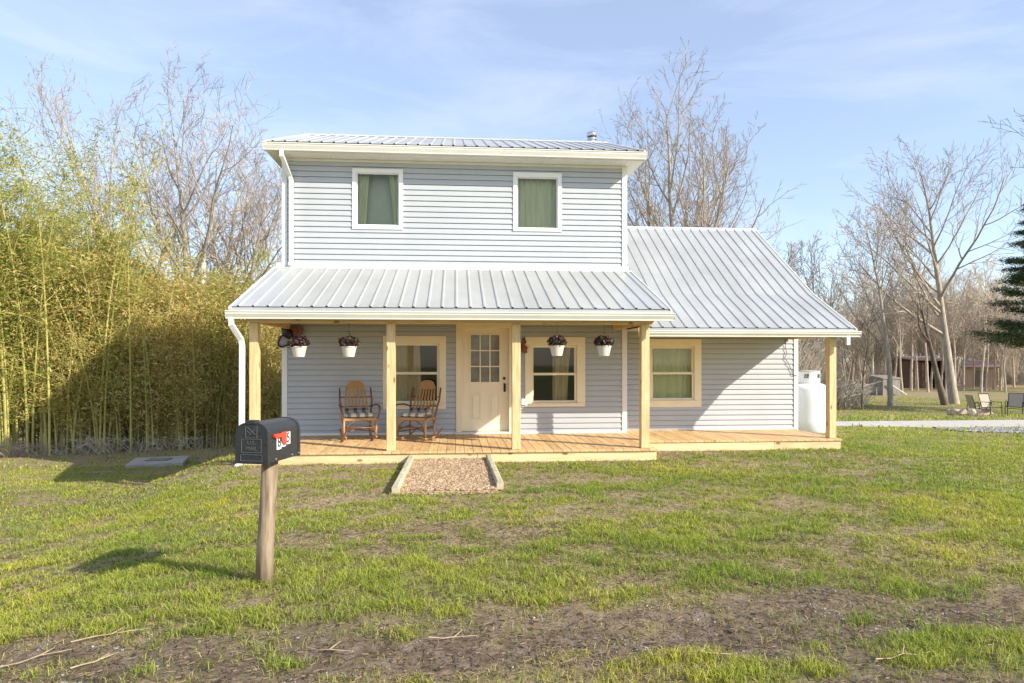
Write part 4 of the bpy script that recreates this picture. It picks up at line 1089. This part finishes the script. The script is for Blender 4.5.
# ------------------------------------------------------------------ far buildings
def shed(x, y, rz, name, label, w, d, h1, h2, mw, mr, opening=False, ov=.3):
    e = empty(name, (x, y, gz(x, y) - .05), rz, label, 'shed' if name == 'shed' else 'barn')
    q = MB()
    if not opening:
        q.prism([(-d / 2, 0), (d / 2, 0), (d / 2, h2), (-d / 2, h1)], 0, -w / 2, w / 2)
        q.build('wall', mw, e, fixn=True)
        q = MB()
        for i in range(int(w / .45)): q.box(-w / 2 + .45 * i, -w / 2 + .45 * i + .05, -d / 2 - .03, -d / 2 - .001, 0, h1)
        q.build('batten', mw, e)
    else:
        q.prism([(d / 2 - .1, 0), (d / 2, 0), (d / 2, h2), (d / 2 - .1, h2)], 0, -w / 2, w / 2)
        for s in (-1, 1): q.box(s * w / 2 - .05, s * w / 2 + .05, -d / 2, d / 2 - .11, 0, min(h1, h2))
        q.box(-w / 2 + .06, -w / 6, -d / 2, -d / 2 + .1, 0, h1 * .95); q.box(w / 6, w / 2 - .06, -d / 2, -d / 2 + .1, h1 * .6, h1); q.box(w * .3, w / 2 - .06, -d / 2, -d / 2 + .1, 0, h1 * .59)
        q.build('wall', mw, e)
        for i in range(5):
            q = MB(); xx = -w / 2 + w * i / 4; q.box(xx - .08, xx + .08, -d / 2 - .35, -d / 2 - .2, 0, h1); q.build('post', M['grywood'], e)
    q = MB()
    q.hexa([(-w / 2 - ov, -d / 2 - ov, h1 + .01), (w / 2 + ov, -d / 2 - ov, h1 + .01), (w / 2 + ov, d / 2 + ov, h2 + .01), (-w / 2 - ov, d / 2 + ov, h2 + .01),
            (-w / 2 - ov, -d / 2 - ov, h1 + .12), (w / 2 + ov, -d / 2 - ov, h1 + .12), (w / 2 + ov, d / 2 + ov, h2 + .12), (-w / 2 - ov, d / 2 + ov, h2 + .12)])
    q.build('roof', mr, e)
    return e
x, y = polar(884.5, 56); shed(x, y, R(8), 'shed', 'small grey wooden shed at the field edge', 1.7, 1.5, 1.4, 1.6, M['grywood'], M['grywood'], ov=.06)
x, y = polar(921, 74); shed(x, y, 0, 'barn', 'dark reddish open fronted barn half hidden behind trees', 4.6, 4, 3.0, 3.4, M['barn'], M['tin'], True)
x, y = polar(980, 76)
e = empty('barn', (x, y, gz(x, y) - .05), R(-38), 'tan board barn with sloping roof right of the big tree', 'barn')
q = MB(); q.prism([(-1.2, 0), (1.2, 0), (1.2, 2.3), (0, 2.9), (-1.2, 2.3)], 0, -1.5, 1.5); q.build('wall', M['tanwall'], e, fixn=True)
q = MB()
for s in (-1, 1): q.hexa([(-1.8, s * 1.5, 2.18), (1.8, s * 1.5, 2.18), (1.8, 0, 2.93), (-1.8, 0, 2.93), (-1.8, s * 1.5, 2.28), (1.8, s * 1.5, 2.28), (1.8, 0, 3.03), (-1.8, 0, 3.03)])
q.build('roof', M['tin'], e, fixn=True)
q = MB(); q.box(-.5, .5, -1.24, -1.201, 0, 1.9); q.build('door', M['grywood'], e)
# leaning white plank and stack by the shed
x, y = polar(898, 55); q = MB(); q.tube([(-.75, 0, 1.0), (.75, 0, .05)], .09, 4, flat=.4); o = q.build('plank', M['white']); o.location = (x, y, gz(x, y)); tag(o, 'pale plank leaning down beside the small grey shed', 'plank')

# ------------------------------------------------------------------ TREES
def tree_geo(seed, h, r0, stems=1, spread=.5, fork=.3, density=1.0, twig_r=.006, levels=4, lean=(0, 0), upward=.25, crown0=.3, sub=(9, 7, 6, 5), fan=0):
    rnd = random.Random(seed)
    T, C = MB(), MB()
    def branch(p, d, L, r, lv, tr0):
        ns = max(3, min(9, int(L / .35) + 2)) if lv < 3 else 3
        if lv == 0: ns = 12
        pts = [p.copy()]; rad = [r]; dd = d.copy(); tip = max(twig_r * .6, r * (.12 if lv == 0 else .22))
        bend = [.035, .075, .11, .15, .18][lv]
        for i in range(ns):
            dd = (dd + Vector((rnd.gauss(0, bend), rnd.gauss(0, bend), rnd.gauss(0, bend * .6) + upward * (.20 if lv else .03)))).normalized()
            pts.append(pts[-1] + dd * (L / ns)); t = (i + 1) / ns; rad.append(max(r + (tip - r) * t ** .85, twig_r * .6))
        (T if lv <= 1 else C).tube(pts, rad, (9, 6, 4, 3, 3)[lv], cap=False)
        if lv >= levels: return
        nchild = max(2, int(sub[lv] * density * (1 if lv == 0 else min(1.3, .5 + L / (h * .28)))))
        for k in range(nchild):
            lo = crown0 if lv == 0 else .22
            t = lo + (1 - lo) * ((k + rnd.random() * .8) / nchild); t = min(t, .98)
            f = t * ns; i = min(int(f), ns - 1); q = pts[i].lerp(pts[i + 1], f - i); base = (pts[i + 1] - pts[i]).normalized()
            az = rnd.random() * 6.283; ax_ = base.orthogonal().normalized(); ax_.rotate(Matrix.Rotation(az, 3, base))
            ang = rnd.uniform(.42, .9) * (1.0 if lv else .55 + spread * .9) * (1 - .35 * t if lv == 0 else 1)
            nd = (base * math.cos(ang) + ax_ * math.sin(ang)).normalized()
            if lv == 0: Lc = L * (1.05 - .72 * (t - lo) / (1 - lo)) * rnd.uniform(.38, .58) * (.7 + spread * .5)
            else: Lc = L * rnd.uniform(.38, .62) * (1 - .35 * t)
            rr = rad[i] * rnd.uniform(.42, .62) if lv == 0 else rad[i] * rnd.uniform(.5, .68)
            branch(q, nd, Lc, max(rr, twig_r), lv + 1, tr0)
    if stems == 1:
        branch(Vector((0, 0, -.2)), Vector((lean[0], lean[1], 1)).normalized(), h, r0, 0, r0)
    else:
        for k in range(stems):
            a = 6.283 * k / stems + rnd.random(); l = (rnd.uniform(.05, .17) if not fan else rnd.uniform(.5, 1.) * fan) * (.6 + spread)
            branch(Vector((math.cos(a) * r0 * .7, math.sin(a) * r0 * .7, -.2)), Vector((math.cos(a) * l + lean[0], math.sin(a) * l + lean[1], 1)).normalized(), h * rnd.uniform(.82, 1.0), r0 * rnd.uniform(.6, .85), 0, r0)
    return T, C
def make_tree(seed, name='bare_tree', tm='bark', cm='twig', **k):
    T, C = tree_geo(seed, **k)
    e = empty(name, (0, 0, 0))
    T.build('trunk', M[tm], e, smooth=True); C.build('crown', M[cm], e)
    return e
def place(e, u, d, label, cat='tree', group=None, rz=0, sc=1, used=set()):
    o = e if e.name not in used else copy_tree(e)
    used.add(e.name)
    x, y = polar(u, d); o.location = (x, y, gz(x, y)); o.rotation_euler = (0, 0, rz); o.scale = (sc,) * 3
    tag(o, label, cat, group); return o
G1 = 'bare trees around the house'
place(make_tree(3, h=14.0, r0=.30, stems=5, spread=.62, levels=4, sub=(13, 6, 5, 4), twig_r=.0085, crown0=.30, fan=.15), 676, 31, 'tall many stemmed bare tree rising behind the wing roof ridge', group=G1)
place(make_tree(5, h=8.2, r0=.18, stems=3, fan=.15, spread=.75, levels=4, sub=(11, 6, 5, 4), twig_r=.012, crown0=.3), 752, 34, 'smaller bare tree right of the tall tree behind the wing', group=G1)
place(make_tree(8, h=13.2, r0=.32, stems=4, spread=.85, levels=4, sub=(14, 7, 5, 4), twig_r=.0085, fan=.20, crown0=.32), 214, 29, 'broad bare tree standing behind the bamboo left of the house', group=G1, rz=2.2)
place(make_tree(12, h=13.6, r0=.2, stems=2, spread=.35, levels=4, sub=(12, 6, 5, 4), twig_r=.009, crown0=.4, cm='barkred'), 112, 31, 'slender bare tree with reddish twigs rising out of the bamboo', group=G1)
place(make_tree(14, h=14.0, r0=.22, stems=1, lean=(-.42, 0), spread=.5, levels=4, sub=(14, 6, 5, 4), twig_r=.0085, crown0=.35), 196, 27, 'bare tree leaning left over the bamboo thicket', group=G1, rz=.1)
place(make_tree(16, h=12.5, r0=.2, stems=2, spread=.5, levels=4, sub=(11, 6, 5, 4), twig_r=.009, crown0=.3, cm='barkred'), 300, 34, 'bare tree showing above the left end of the upper roof', group=G1)
# right side
place(make_tree(21, h=15.2, r0=.31, stems=1, lean=(.10, 0), spread=.75, levels=4, sub=(19, 7, 5, 4), twig_r=.011, crown0=.3), 955, 43, 'largest bare tree with a thick trunk beyond the fire ring', group=G1, rz=2.0)
place(make_tree(23, h=7.5, r0=.24, stems=1, lean=(-.42, 0), spread=.5, levels=3, sub=(7, 5, 4), twig_r=.014, crown0=.5, tm='darkbark'), 946, 42, 'crooked bare tree leaning left beside the largest trunk', group=G1, rz=0)
place(make_tree(27, h=11.6, r0=.17, stems=1, spread=.55, levels=4, sub=(15, 6, 5, 3), twig_r=.014, crown0=.3), 890, 41, 'straight bare tree standing left of the small grey shed', group=G1, rz=.7)
place(make_tree(29, h=10.5, r0=.15, stems=1, spread=.35, levels=4, sub=(15, 5, 4, 3), twig_r=.014, crown0=.3), 822, 46, 'thin straight bare tree rising over the right end of the wing roof', group=G1)
place(make_tree(31, h=5, r0=.07, stems=1, spread=.5, levels=3, sub=(9, 5, 4), twig_r=.012, crown0=.35, tm='darkbark', cm='darkbark'), 862, 38, 'small dark sapling just right of the wing corner post', group=G1)
place(make_tree(33, h=17, r0=.3, stems=1, lean=(-.1, 0), spread=.8, levels=4, sub=(13, 6, 5, 4), twig_r=.012, crown0=.35, tm='darkbark', cm='darkbark'), 1052, 34, 'bare tree reaching in at the right edge above the evergreen', group=G1, rz=1.3)
# the wood behind: individual trees of six shapes
GW = 'bare trees of the far wood'
protos = [make_tree(60 + i, tm=('bark', 'twigpale', 'barkred')[i % 3], cm='twigpale' if i % 2 else 'twig', h=(12, 10, 13.5, 9, 11, 14)[i], r0=.16, stems=(1, 2, 1, 3, 1, 1)[i], spread=.35, levels=3, sub=(15, 7, 5), twig_r=.022, crown0=.32) for i in range(6)]
rw = random.Random(5)
kindtxt = ['slender bare tree of the far wood', 'forked bare tree of the far wood', 'tall straight bare tree of the far wood', 'bushy many stemmed bare tree of the far wood', 'short bare tree of the far wood', 'tallest kind of bare tree in the far wood']
for i in range(150):
    u = rw.uniform(740, 1110); d = rw.uniform(60, 100) if i % 3 else rw.uniform(80, 105)
    if d < 82 and (895 < u < 1000) and i % 3: d += 24
    k = rw.randrange(6)
    place(protos[k], u, d, kindtxt[k], group=GW, rz=rw.uniform(0, 6.28), sc=rw.uniform(.65, .98))
for i in range(46):
    u = rw.uniform(-60, 640); d = rw.uniform(50, 75); k = rw.randrange(6)
    place(protos[k], u, d, kindtxt[k], group=GW, rz=rw.uniform(0, 6.28), sc=rw.uniform(.5, .75))
for i in range(16):
    k = (0, 2, 5)[i % 3]
    place(protos[k], 897 + i * 7.4 + rw.uniform(-3, 3), rw.uniform(60, 71), kindtxt[k], group=GW, rz=rw.uniform(0, 6.28), sc=rw.uniform(.6, .9))
# thicket of saplings near the tank
sap = [make_tree(90 + i, name='sapling', tm='twigpale', cm='twigpale', h=(4.6, 5.4, 3.8)[i], r0=.055, stems=(3, 4, 3)[i], spread=.35, levels=2, sub=(9, 6), twig_r=.012, crown0=.2) for i in range(3)]
for i in range(46):
    u = rw.uniform(745, 900) if i < 34 else rw.uniform(890, 1060); d = rw.uniform(36, 44) if i < 34 and u < 835 else rw.uniform(80, 90); k = rw.randrange(3)
    place(sap[k], u, d, 'pale bare sapling in the thicket behind the house and field', 'sapling', 'saplings of the thicket', rw.uniform(0, 6.28), rw.uniform(.6, 1.15))
# undergrowth: tangled brown brush far off, stuff
def brush(name, n, us, ds, hmax, m, label, seed, zsc=1):
    r_ = random.Random(seed); q = MB()
    for i in range(n):
        u = r_.uniform(*us); d = r_.uniform(*ds); x, y = polar(u, d); z = gz(x, y); h = hmax * r_.uniform(.3, 1)
        px = Vector((x, y, z)); w = h * .6
        q.tube([px, px + Vector((r_.gauss(0, w * .3), r_.gauss(0, w * .3), h * .55 * zsc)), px + Vector((r_.gauss(0, w * .6), r_.gauss(0, w * .6), h * r_.uniform(.4, 1) * zsc))], [.02 * hmax ** .5, .014 * hmax ** .5, .006], 3, cap=False)
    return tag(q.build(name, m), label, 'brush', kind='stuff')
brush('undergrowth', 6500, (735, 1120), (84, 102), 3.6, M['twigpale'], 'tangled tan undergrowth at the foot of the far wood', 2)
brush('undergrowth', 2200, (740, 862), (38, 46), 2.2, M['twigpale'], 'tangled brown brush behind the propane tank', 4)

# evergreen at right edge
def evergreen(u, d, h, wid, label, seed):
    r_ = np.random.default_rng(seed); x, y = polar(u, d)
    e = empty('evergreen_tree', (x, y, gz(x, y)), 0, label, 'tree')
    q = MB(); q.tube([(0, 0, -.2), (.05, 0, h * .5), (0, 0, h)], [.2, .13, .02], 8)
    P = []
    for i in range(150):
        t = r_.random() ** .8; z = h * (.27 + .72 * t); az = r_.random() * 6.28; L = wid * (1 - t) ** .7 * r_.uniform(.6, 1.1) + .25
        tipz = z + L * r_.uniform(-.15, .25)
        q.tube([(0, 0, z), (math.cos(az) * L * .6, math.sin(az) * L * .6, z + (tipz - z) * .4), (math.cos(az) * L, math.sin(az) * L, tipz)], [.03, .02, .008], 3, cap=False)
        n = int(140 + 380 * L); s = r_.random(n) ** .6; s = .25 + .8 * s
        c = np.stack([np.cos(az) * L * s, np.sin(az) * L * s, z + (tipz - z) * s], -1) + r_.normal(size=(n, 3)) * np.array([.2, .2, .07]) * (.5 + L * .4)
        P.append(c)
    q.build('trunk', M['darkbark'], e)
    P = np.concatenate(P); k = len(P); a = r_.normal(size=(k, 3)) * np.array([1, 1, .5]); a /= np.linalg.norm(a, axis=1)[:, None]; b = np.cross(a, r_.normal(size=(k, 3))); b /= np.linalg.norm(b, axis=1)[:, None]
    s = .065 * (.6 + .8 * r_.random((k, 1)))
    V = np.stack([P - a * s, P + b * s * .25, P + a * s, P - b * s * .25], 1).reshape(-1, 3); t = r_.random((k, 1))
    npmesh('crown', V, np.arange(k * 4).reshape(-1, 4), M['leaf'], np.repeat(np.array([.03, .055, .02]) * (1 - t) + np.array([.11, .14, .05]) * t, 4, 0), e, 4)
evergreen(1044, 36, 12.0, 2.7, 'dark green evergreen tree at the right edge beyond the patio chairs', 3)

# ------------------------------------------------------------------ BAMBOO
def bamboo(seed, h, nculm=1, nleaf=900, yellow=.5, low=.12):
    r_ = np.random.default_rng(seed); e = empty('bamboo_plant', (0, 0, 0)); q = MB(); P = []; D = []
    for c in range(nculm):
        hc = h * r_.uniform(.8, 1.05); x0, y0 = r_.normal(0, .22, 2); lx, ly = r_.normal(0, .17 * hc, 2)
        pts = []; rad = []
        for i in range(13):
            t = i / 12; pts.append((x0 + lx * t ** 2, y0 + ly * t ** 2, hc * t - .1 - .04 * hc * t ** 4)); rad.append(.021 * (1 - t) ** .6 + .004)
        q.tube(pts, rad, 6, cap=False)
        pts = np.array(pts)
        nb = 26
        for b in range(nb):
            t = low + (1 - low) * r_.random() ** .85; f = t * 12; i = min(int(f), 11); p = pts[i] + (pts[i + 1] - pts[i]) * (f - i)
            az = r_.random() * 6.28; L = (.35 + .55 * r_.random()) * (1.2 - .6 * t); up_ = r_.uniform(.15, .9)
            tip = p + np.array([np.cos(az) * L, np.sin(az) * L, L * up_]); q.tube([p, (p + tip) / 2 + np.array([0, 0, .05]), tip], [.006, .004, .003], 3, cap=False)
            n = nleaf // (nb * nculm) + 1; s = .2 + .9 * r_.random(n)
            P.append(p + (tip - p) * s[:, None] + r_.normal(size=(n, 3)) * .13)
    q.build('culm', M['culm'], e)
    P = np.concatenate(P); k = len(P); a = r_.normal(size=(k, 3)) * np.array([1, 1, .8]) + np.array([0, 0, -.35]); a /= np.linalg.norm(a, axis=1)[:, None]
    b = np.cross(a, r_.normal(size=(k, 3))); b /= np.linalg.norm(b, axis=1)[:, None]; s = .047 * (.6 + .9 * r_.random((k, 1)))
    V = np.stack([P - a * s, P + b * s * .22, P + a * s * 1.1, P - b * s * .22], 1).reshape(-1, 3)
    t = r_.random((k, 1)); yl = (r_.random((k, 1)) < yellow)
    g = np.array([.20, .25, .045]) * (1 - t) + np.array([.50, .50, .12]) * t; yy = np.array([.56, .42, .12]) * (1 - t) + np.array([.82, .62, .28]) * t
    npmesh('foliage', V, np.arange(k * 4).reshape(-1, 4), M['bamleaf'], np.repeat(np.where(yl, yy, g), 4, 0), e, 4)
    return e
bam = [bamboo(200 + i, (6.4, 7.2, 5.9, 6.8, 5.2, 6.2, 5.0, 7.6)[i], (2, 3, 2, 3, 2, 3, 2, 3)[i], (2300, 3000, 2100, 2900, 2000, 2700, 1900, 3600)[i], (.25, .35, .45, .28, .72, .55, .9, .15)[i], low=(.10, .12, .08, .16, .06, .1, .05, .2)[i]) for i in range(8)]
GB = 'bamboo plants of the thicket left of the house'
btxt = ['green bamboo cluster of two leafy culms in the thicket', 'tall mixed green and yellow bamboo cluster in the thicket', 'short bamboo cluster with many yellow leaves in the thicket', 'tall mostly green bamboo cluster in the thicket',
        'low mostly yellow bamboo cluster in the thicket', 'half yellow bamboo cluster of three culms in the thicket', 'lowest straw yellow bamboo cluster in the thicket', 'tallest dark green bamboo cluster in the thicket']
used = set(); rb = random.Random(9)
# front line of the thicket, from near left to far right behind the house
line_pts = [(-21, 18.2), (-16.5, 18.8), (-12.9, 19.8), (-10.0, 20.9), (-7.8, 23.0), (-5.6, 24.6), (-2, 26), (1.0, 27)]
def along(t):
    s = t * (len(line_pts) - 1); i = min(int(s), len(line_pts) - 2); a, b = line_pts[i], line_pts[i + 1]; f = s - i
    return a[0] + (b[0] - a[0]) * f, a[1] + (b[1] - a[1]) * f, (b[0] - a[0], b[1] - a[1])
nb_ = 250
for i in range(nb_):
    t = rb.random() ** .9; x, y, dv = along(t); dep = abs(rb.gauss(0, 1.9)) if i > 90 else rb.uniform(0, .8)
    l = math.hypot(*dv); nx_, ny_ = -dv[1] / l, dv[0] / l
    x += nx_ * dep; y += ny_ * dep
    if x > -10: k = rb.choice([0, 2, 4, 5, 6, 4, 6, 2])
    elif x > -12: k = rb.choice([0, 1, 2, 3, 4, 5])
    else: k = rb.choice([0, 1, 3, 7, 3, 1, 2])
    hs = rb.uniform(.92, 1.3) * (1.04 if x < -11.5 else .97 if x < -9 else .86)
    o = bam[k] if k not in used else copy_tree(bam[k]); used.add(k)
    o.location = (x, y, gz(x, y)); o.rotation_euler = (0, 0, rb.uniform(0, 6.28)); o.scale = (hs,) * 3
    tag(o, btxt[k], 'bamboo', GB)
# a few tall leafy clumps that rise above the thicket at the far left
tall = bamboo(300, 9.6, 3, 5200, .10, .35); 
for i, (u, d, sc_, lab) in enumerate(((38, 23, 1.16, 'tall green feathery bamboo standing above the thicket'), (-6, 22, 1.2, 'tall green bamboo cut by the left edge of the photo'), (66, 25, 1.05, 'third tall green bamboo, lower and right of the feathery one'))):
    o = tall if i == 0 else copy_tree(tall); x, y = polar(u, d); o.location = (x, y, gz(x, y)); o.rotation_euler = (0, 0, i * 2.); o.scale = (sc_,) * 3; tag(o, lab, 'bamboo', 'tall bamboo above the thicket')
# dense inner mass of the thicket
def mass(n):
    t = rng.random(n) * (len(line_pts) - 1); i = np.minimum(t.astype(int), len(line_pts) - 2); f = (t - i)[:, None]; lp = np.array(line_pts)
    a, b = lp[i], lp[i + 1]; p = a + (b - a) * f; dv = b - a; l = np.linalg.norm(dv, axis=1)[:, None]; nr = np.stack([-dv[:, 1], dv[:, 0]], -1) / l
    dep = 1.0 + 4.5 * rng.random((n, 1)); p = p + nr * dep
    top = 6.9 - .24 * np.clip(p[:, 0] + 13, 0, 12) + 2.6 * (fbm(p[:, 0] * .9, p[:, 1] * .9 + 3, 3) - .55)
    z = ground(p[:, 0], p[:, 1]) + (top * (.05 + .95 * rng.random(n) ** .8))
    return np.stack([p[:, 0], p[:, 1], z], -1)
P = mass(260000); k = len(P); a = rng.normal(size=(k, 3)); a /= np.linalg.norm(a, axis=1)[:, None]; b = np.cross(a, rng.normal(size=(k, 3))); b /= np.linalg.norm(b, axis=1)[:, None]
s = .065 * (.6 + .9 * rng.random((k, 1))); V = np.stack([P - a * s, P + b * s * .25, P + a * s, P - b * s * .25], 1).reshape(-1, 3)
t = rng.random((k, 1)); yl = (rng.random((k, 1)) < np.clip(.30 + .075 * (P[:, :1] + 12), .15, .92))
g = np.array([.20, .21, .045]) * (1 - t) + np.array([.44, .41, .10]) * t; yy = np.array([.38, .30, .08]) * (1 - t) + np.array([.58, .43, .18]) * t
tag(npmesh('bamboo_thicket', V, np.arange(k * 4).reshape(-1, 4), M['bamleaf'], np.repeat(np.where(yl, yy, g), 4, 0), n=4), 'dense yellow green bamboo foliage deep inside the thicket', 'bamboo', kind='stuff')
# dry brush along the foot of the bamboo
q = MB(); r2 = random.Random(4)
for i in range(1000):
    t = r2.choice([r2.uniform(.0, .75), r2.gauss(.42, .06), r2.gauss(.30, .03)]); t = min(max(t, 0), .74); x, y, dv = along(t); l = math.hypot(*dv); dd = r2.uniform(-.9, .8); x += -dv[1] / l * dd; y += dv[0] / l * dd
    z = gz(x, y); h = r2.uniform(.1, .8) ** 1.6 * .9 * (.5 + 1.2 * float(fbm(np.array(x * .9), np.array(y * .9), 2))); an = r2.uniform(0, 6.28)
    p = Vector((x, y, z)); q.tube([p, p + Vector((math.cos(an) * h * .5, math.sin(an) * h * .9, h * .7)), p + Vector((math.cos(an) * h * 1.3, math.sin(an) * h * 1.3, h * r2.uniform(.4, 1)))], [.009, .006, .003], 3, cap=False)
tag(q.build('brush', M['twigpale']), 'grey dry brush along the foot of the bamboo', 'brush', kind='stuff')
# bare pole behind the bamboo
x, y = polar(203, 26); q = MB(); q.tube([(0, 0, -.2), (0, 0, 3.5), (.02, 0, 7.0)], [.11, .10, .09], 10); o = q.build('wooden_pole', M['twigpale'], smooth=True); o.location = (x, y, gz(x, y)); tag(o, 'pale bare pole standing up out of the bamboo left of the porch roof', 'pole')

# ------------------------------------------------------------------ sky, sun, camera
Lv = Vector((-1.42, 1.0, -1.04)).normalized()
sun = bpy.data.lights.new('sun', 'SUN'); sun.energy = 3.7; sun.angle = R(.6); sun.color = (1, .93, .80)
so = bpy.data.objects.new('sun', sun); COL.objects.link(so); so.rotation_euler = Lv.to_track_quat('-Z', 'Y').to_euler(); so.location = (12, -10, 12)
wd = bpy.data.worlds.new('World'); S.world = wd; wd.use_nodes = True; n = wd.node_tree; n.nodes.clear(); N = n.nodes.new; L = n.links.new
out = N('ShaderNodeOutputWorld'); bg = N('ShaderNodeBackground'); sky = N('ShaderNodeTexSky'); sky.sky_type = 'NISHITA'; sky.sun_disc = False
sky.sun_elevation = R(30.9); sky.sun_rotation = math.atan2(1.42, -1.0); sky.air_density = 1.0; sky.dust_density = .6; sky.ozone_density = 2.0; sky.altitude = 200
tc = N('ShaderNodeTexCoord'); mp = N('ShaderNodeMapping'); mp.inputs['Scale'].default_value = (1.6, 2.2, 6.5); mp.inputs['Rotation'].default_value = (.25, -.35, .4)
no = N('ShaderNodeTexNoise'); no.inputs['Scale'].default_value = 1.6; no.inputs['Detail'].default_value = 8; no.inputs['Roughness'].default_value = .6; no.inputs['Distortion'].default_value = .6
L(tc.outputs['Generated'], mp.inputs[0]); L(mp.outputs[0], no.inputs[0])
mr = N('ShaderNodeMapRange'); mr.inputs[1].default_value = .5; mr.inputs[2].default_value = .85; mr.inputs[3].default_value = .24; mr.inputs[4].default_value = .52; L(no.outputs[0], mr.inputs[0])
mx = N('ShaderNodeMix'); mx.data_type = 'RGBA'; L(mr.outputs[0], mx.inputs[0]); L(sky.outputs[0], mx.inputs[6]); mx.inputs[7].default_value = (4.9, 5.2, 6.3, 1)
L(mx.outputs[2], bg.inputs[0]); bg.inputs[1].default_value = .12; L(bg.outputs[0], out.inputs[0])
cam = bpy.data.cameras.new('camera'); co = bpy.data.objects.new('camera', cam); COL.objects.link(co); S.camera = co
co.location = (0, 0, H); co.rotation_euler = (R(90), 0, -TH); cam.sensor_width = 36; cam.lens = F / 1024 * 36; cam.shift_y = 18.5 / 1024; cam.clip_end = 3000; cam.clip_start = .05
S.view_settings.view_transform = 'Standard'; S.view_settings.look = 'None'; S.view_settings.exposure = .95; S.view_settings.gamma = 1
S.cycles.max_bounces = 8; S.cycles.transparent_max_bounces = 12
